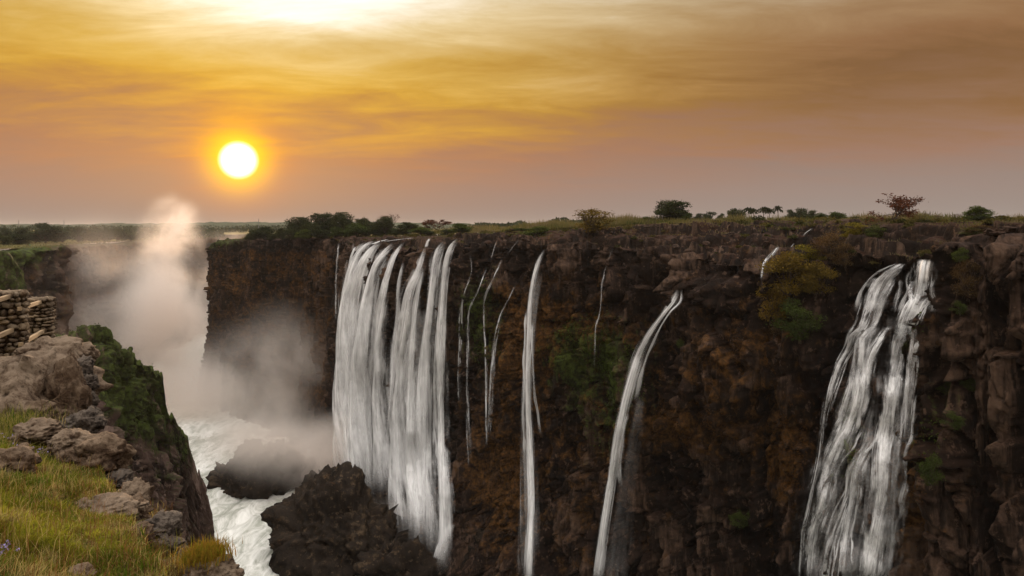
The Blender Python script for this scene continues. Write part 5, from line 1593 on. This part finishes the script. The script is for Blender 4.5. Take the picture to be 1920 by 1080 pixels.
dry = r.random(k) < np.clip(0.05 + 0.22 * np.clip(0.5 + fbm2(X_ / 0.6, Yg / 0.6, 2, 961), 0, 1) + 0.5 * (hash01(np.floor(chh * 9973), 2, 0, 5) > 0.82), 0, 1)
cg[dry] = straw * r.uniform(0.5, 1.2, (dry.sum(), 1))
rs = r.random(k) < (0.015 + 0.16 * sstep(E_, -0.7, -0.1))
cg[rs] = rust * r.uniform(0.6, 1.3, (rs.sum(), 1))
zz = bank_z(X_, Yg)
V, Q, cc = blades(np.stack([X_, Yg, zz - 0.01], 1), hg, 0.0040 + 0.004 * r.random(k), r, 0.65, cg)
put('bank_grass', mesh_from('bank_grass', V, Q, False, {'tint': cc}), M['grass_blades'], label='short green and straw coloured grass covering the lookout bank', cat='grass', kind='stuff')
# long stalks
i = r.integers(0, k, 2000)
E2 = E_[i]
hs = r.uniform(0.08, 0.24, len(i))
cs = np.where((r.random(len(i)) < 0.35 + 0.5 * sstep(E2, -1.2, -0.1))[:, None], rust * 0.9, straw * 1.0) * r.uniform(0.6, 1.2, (len(i), 1))
V, Q, cc = blades(np.stack([X_[i], Yg[i], zz[i]], 1), hs, np.full(len(i), 0.0032), r, 0.45, cs)
put('dry_stalks', mesh_from('dry_stalks', V, Q, False, {'tint': cc}), M['grass_blades'], label='long dry straw and rust coloured stalks standing in the bank grass', cat='grass', kind='stuff')
# tuft on the corner rock and grass tangles on the stones
def tuft(px, py, Y, rad, k, hgt, cols_, label, lean=0.5, flat=0.3):
    c_ = at(px, py, Y)
    p_ = r.normal(0, 1, (k, 3)) * np.array([rad, rad, rad * flat]) + c_
    ci = r.integers(0, len(cols_), k)
    cg_ = np.array(cols_)[ci] * r.uniform(0.6, 1.3, (k, 1))
    V, Q, cc = blades(p_, r.uniform(0.5, 1.2, k) * hgt, np.full(k, 0.004), r, lean, cg_)
    put('grass_tuft', mesh_from('grass_tuft', V, Q, False, {'tint': cc}), M['grass_blades'], label=label, cat='grass')
tuft(386, 1044, 4.45, 0.062, 2600, 0.075, [tuple(lime * 0.8), (0.26, 0.15, 0.02), (0.20, 0.12, 0.02)], 'ochre green grass tuft growing on the pale corner rock', 0.5, 0.12)
tuft(128, 868, 7.7, 0.13, 2200, 0.16, [tuple(green), tuple(straw), (0.12, 0.10, 0.03)], 'grass tangle hanging between the pale cracked stone and the round boulder', 0.7)
tuft(236, 985, 6.0, 0.12, 1500, 0.10, [tuple(rust), tuple(straw), (0.13, 0.12, 0.02)], 'rusty grass tangle below the pale cracked rock', 0.6)
tuft(268, 1052, 4.9, 0.10, 1300, 0.11, [tuple(rust), (0.14, 0.11, 0.03), tuple(lime)], 'rusty grass clump beneath the dark rocks', 0.5)
tuft(336, 1078, 4.5, 0.08, 1000, 0.10, [tuple(rust), (0.14, 0.11, 0.03), tuple(straw)], 'rusty grass clump left of the corner rock', 0.5)
tuft(20, 800, 8.4, 0.2, 1800, 0.13, [tuple(green), tuple(lime), tuple(straw)], 'thick grass clump at the foot of the largest boulder', 0.5)

# small mauve flowers
m, n, b = material('mauve_petals', 0.8, 0.1)
n.put(b.inputs['Base Color'], n.ramp(n.noise(n.pos(), 60, 2), [(0.3, (0.20, 0.16, 0.34)), (0.7, (0.36, 0.30, 0.52))]))
M['petal'] = m
for px0, py0, Y0, rad, kk, lb in ((42, 838, 7.6, 0.10, 34, 'patch of small mauve flowers below the flat pale stone'), (58, 875, 7.0, 0.08, 30, 'patch of small mauve flowers on the brown half buried stone'),
                                  (10, 1038, 4.0, 0.04, 24, 'patch of small mauve flowers at the lower left edge')):
    c_ = at(px0, py0, Y0)
    x_, y_ = c_[0] + r.normal(0, rad, kk), c_[1] + r.normal(0, rad, kk)
    cen = np.stack([x_, y_, np.maximum(bank_z(x_, y_) + r.uniform(0.03, 0.09, kk), c_[2] - 0.1)], 1)
    cen = np.repeat(cen, 4, 0) + r.normal(0, 0.006, (kk * 4, 3))
    V, Q, tt = leaves(cen, 0.007, r, np.zeros(kk * 4))
    put('flowers', mesh_from('flowers', V, Q), M['petal'], label=lb, cat='flowers', kind='stuff')

# leafless shrub in front of the largest boulder
m, n, b = material('dry_twig', 0.9, 0.1)
n.put(b.inputs['Base Color'], n.ramp(n.noise(n.pos(), 8, 3), [(0.35, (0.030, 0.018, 0.012)), (0.65, (0.15, 0.10, 0.065))]))
M['twig'] = m
for px0, pyb, pyt, wpx, Y0, sd, lb in ((75, 800, 655, 130, 9.3, 51, 'leafless twiggy shrub in front of the largest boulder'), (120, 815, 745, 70, 9.0, 52, 'low bleached twig shrub at the foot of the brown upright rock')):
    (wd, _l) = bare_meshes(sd, 6, 0.011, 0.75, 0.08)
    wd.name = 'twigs'
    q = at(px0, pyb, Y0)
    o = put('dry_shrub', wd, M['twig'], label=lb, cat='shrub', loc=q)
    o.scale = (wpx / F * Y0, wpx / F * Y0 * 0.6, (pyb - pyt) / F * Y0)

# ------------------------------------------------------------------ the fence of stone pillars and poles
m, n, b = material('weathered_pole', 0.85, 0.2)
p = n.n('ShaderNodeTexCoord').outputs['Object']
n.put(b.inputs['Base Color'], n.ramp(n.noise(n.v('MULTIPLY', p, (1.5, 22, 22)), 1.0, 4, 0.6), [(0.3, (0.16, 0.11, 0.065)), (0.7, (0.34, 0.25, 0.155))]))
M['pole'] = m
m, n, b = material('mortar', 1.0, 0.1)
n.put(b.inputs['Base Color'], n.ramp(n.noise(n.pos(), 14, 4), [(0.35, (0.030, 0.020, 0.013)), (0.65, (0.10, 0.065, 0.040))]))
M['mortar'] = m
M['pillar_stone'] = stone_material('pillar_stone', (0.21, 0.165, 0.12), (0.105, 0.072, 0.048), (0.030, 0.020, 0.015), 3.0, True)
stone_var = [boulder_mesh(1200 + q, 2, 0.22, 0, 1.0, 1.6) for q in range(6)]
for me in stone_var:
    me.name = 'stone'; me.materials.append(M['pillar_stone'])
qa, qb = at(21, 660, 12.2), at(76, 655, 15.2)
fence = empty('fence', (qa[0], qa[1], qa[2]), label='rustic fence of two rubble stone pillars joined by weathered poles', cat='fence')
F0 = np.array(fence.location)
def pillar(c_, wd, H, yaw, seed):
    r_ = np.random.default_rng(seed)
    bm = bmesh.new()
    bmesh.ops.create_cube(bm, size=1.0)
    bmesh.ops.subdivide_edges(bm, edges=bm.edges[:], cuts=3, use_grid_fill=True)
    for v in bm.verts:
        v.co = Vector((v.co.x * (wd - .07), v.co.y * (wd - .07), (v.co.z + .5) * (H - .04) - 0.25 * (v.co.z < -.4))) + Vector(r_.normal(0, .012, 3))
    me = bpy.data.meshes.new('stone_pillar'); bm.to_mesh(me); bm.free()
    o = put('stone_pillar', me, M['mortar'], fence)
    o.location = Vector(c_ - F0); o.rotation_euler = (0, 0, yaw)
    z = 0.03
    while z < H:
        ch = r_.uniform(0.06, 0.15)
        for sd_ in range(4):
            an = sd_ * math.pi / 2
            x_ = -wd / 2
            while x_ < wd / 2 - 0.04:
                sw_ = min(r_.uniform(0.07, 0.21), wd / 2 - x_ + 0.02)
                cx_, cy_ = x_ + sw_ / 2, -wd / 2 + 0.01 + r_.normal(0, .012)
                st = bpy.data.objects.new('stone', stone_var[r_.integers(0, 6)]); col.objects.link(st)
                st.parent = o
                st.location = (math.cos(an) * cx_ - math.sin(an) * cy_, math.sin(an) * cx_ + math.cos(an) * cy_, z + ch / 2)
                st.rotation_euler = (r_.normal(0, .15), r_.normal(0, .15), an + r_.normal(0, .12))
                st.scale = (sw_ * r_.uniform(.48, .66), r_.uniform(.06, .095), ch * r_.uniform(.46, .66))
                x_ += sw_
        z += ch * 0.95
    for _ in range(5):
        st = bpy.data.objects.new('stone', stone_var[r_.integers(0, 6)]); col.objects.link(st)
        st.parent = o
        st.location = (r_.uniform(-.3, .3) * wd, r_.uniform(-.3, .3) * wd, H)
        st.scale = (0.11, 0.10, 0.05)
        st.rotation_euler = (0, 0, r_.uniform(0, 6))
pillar(qa + np.array([-0.05, 0, -0.1]), 0.46, 1.16, R(38), 5)
pillar(qb + np.array([0, 0, -0.1]), 0.40, 1.22, R(20), 6)
def rail(a_, b_, s_=0.05):
    d_ = Vector(b_ - a_)
    bm = bmesh.new()
    bmesh.ops.create_cube(bm, size=1.0)
    for v in bm.verts:
        v.co = Vector((v.co.x * d_.length, v.co.y * s_, v.co.z * s_ * 1.1))
    bmesh.ops.bevel(bm, geom=bm.edges[:], offset=s_ * 0.12, segments=1)
    me = bpy.data.meshes.new('rail'); bm.to_mesh(me); bm.free()
    o = put('rail', me, M['pole'], fence)
    o.location = Vector((a_ + b_) / 2 - F0)
    o.rotation_euler = d_.to_track_quat('X', 'Z').to_euler()
rail(at(36, 579, 12.0), at(76, 566, 15.1), 0.062)
rail(at(38, 646, 12.0), at(80, 621, 14.9), 0.062)
rail(at(36, 593, 12.3), at(66, 594, 15.3), 0.03)
rail(at(16, 556, 12.0), at(-80, 588, 9.4), 0.062)
rail(at(22, 619, 12.0), at(-80, 664, 9.4), 0.062)
# ------------------------------------------------------------------ spray and haze
def mist_material(name, dens, scale, lo, hi, colr=(1.0, 0.94, 0.895), aniso=0.35, zs=1.0):
    m = bpy.data.materials.new(name)
    m.use_nodes = True
    n = NT(m.node_tree)
    oc = n.n('ShaderNodeTexCoord').outputs['Object']
    p = n.pos()
    wob = n.v('SCALE', n.v('SUBTRACT', n.noise(p, scale * 0.6, 2, 0.5, 0, True), (0.5, 0.5, 0.5)), scale=0.55)
    fall = n.map(n.v('LENGTH', n.v('ADD', oc, wob)), 0.15, 0.92, 1.0, 0.0)
    fall = n.m('POWER', fall, 1.4)
    nz = n.noise(n.v('MULTIPLY', p, (1, 1, zs)), scale, 4, 0.58, 0.6)
    de = n.m('MULTIPLY', n.m('MULTIPLY', fall, n.map(nz, lo, hi)), dens)
    v = n.n('ShaderNodeVolumePrincipled')
    n.put(v.inputs['Color'], colr)  # droplets are white; this tint puts the warm sky light into their colour
    v.inputs['Anisotropy'].default_value = aniso
    n.put(v.inputs['Density'], de)
    n.t.links.new(v.outputs[0], n.n('ShaderNodeOutputMaterial').inputs['Volume'])
    return m
bm = bmesh.new(); bmesh.ops.create_icosphere(bm, subdivisions=3, radius=1.0)
sphere = bpy.data.meshes.new('spray'); bm.to_mesh(sphere); bm.free()
def spray(px, py, Y, rx, ry, rz, dens, scale, lo, hi, label, name='spray', **kw):
    q = at(px, py, Y)
    me = sphere.copy()
    o = put(name, me, mist_material('spray_' + str(int(px)), dens, scale, lo, hi, **kw), label=label, cat='spray', kind='stuff', loc=q)
    o.scale = (rx, ry, rz)
    return o
spray(322, 620, 440, 42, 40, 88, 0.11, 0.032, 0.30, 0.58, 'tall pink white column of spray rising from the gorge')
spray(320, 438, 452, 28, 30, 34, 0.085, 0.050, 0.37, 0.60, 'billowing pink top of the spray column above the plateau')
spray(362, 765, 392, 76, 60, 50, 0.075, 0.024, 0.30, 0.60, 'thick pale spray filling the gorge below the column')
spray(190, 590, 372, 60, 36, 70, 0.026, 0.024, 0.30, 0.64, 'thin veil of spray in front of the far left cliff')
spray(525, 715, 328, 70, 32, 52, 0.062, 0.026, 0.32, 0.62, 'drifting spray in front of the dark block')
spray(620, 855, 277, 44, 22, 24, 0.15, 0.05, 0.28, 0.58, 'white spray at the foot of the broad curtain')
spray(770, 1000, 229, 30, 12, 18, 0.15, 0.07, 0.30, 0.62, 'spray at the foot of the tall curtain')
spray(490, 835, 262, 44, 22, 22, 0.085, 0.045, 0.30, 0.62, 'low spray drifting over the river rocks')
spray(425, 450, 520, 34, 24, 12, 0.016, 0.06, 0.40, 0.62, 'orange wisps of spray above the far end of the gorge')

# the evening air itself
bm = bmesh.new()
bmesh.ops.create_cube(bm, size=1.0)
for v in bm.verts:
    v.co = Vector((v.co.x * 14000, 0 + v.co.y * 12000 + 4500, -45 + v.co.z * 160))
me = bpy.data.meshes.new('haze'); bm.to_mesh(me); bm.free()
m = bpy.data.materials.new('haze_air')
m.use_nodes = True
n = NT(m.node_tree)
v = n.n('ShaderNodeVolumePrincipled')
n.put(v.inputs['Color'], (0.80, 0.76, 0.74))
v.inputs['Density'].default_value = 0.00004
v.inputs['Anisotropy'].default_value = 0.2
n.t.links.new(v.outputs[0], n.n('ShaderNodeOutputMaterial').inputs['Volume'])
put('haze', me, m, label='warm evening haze in the air', cat='haze', kind='stuff')
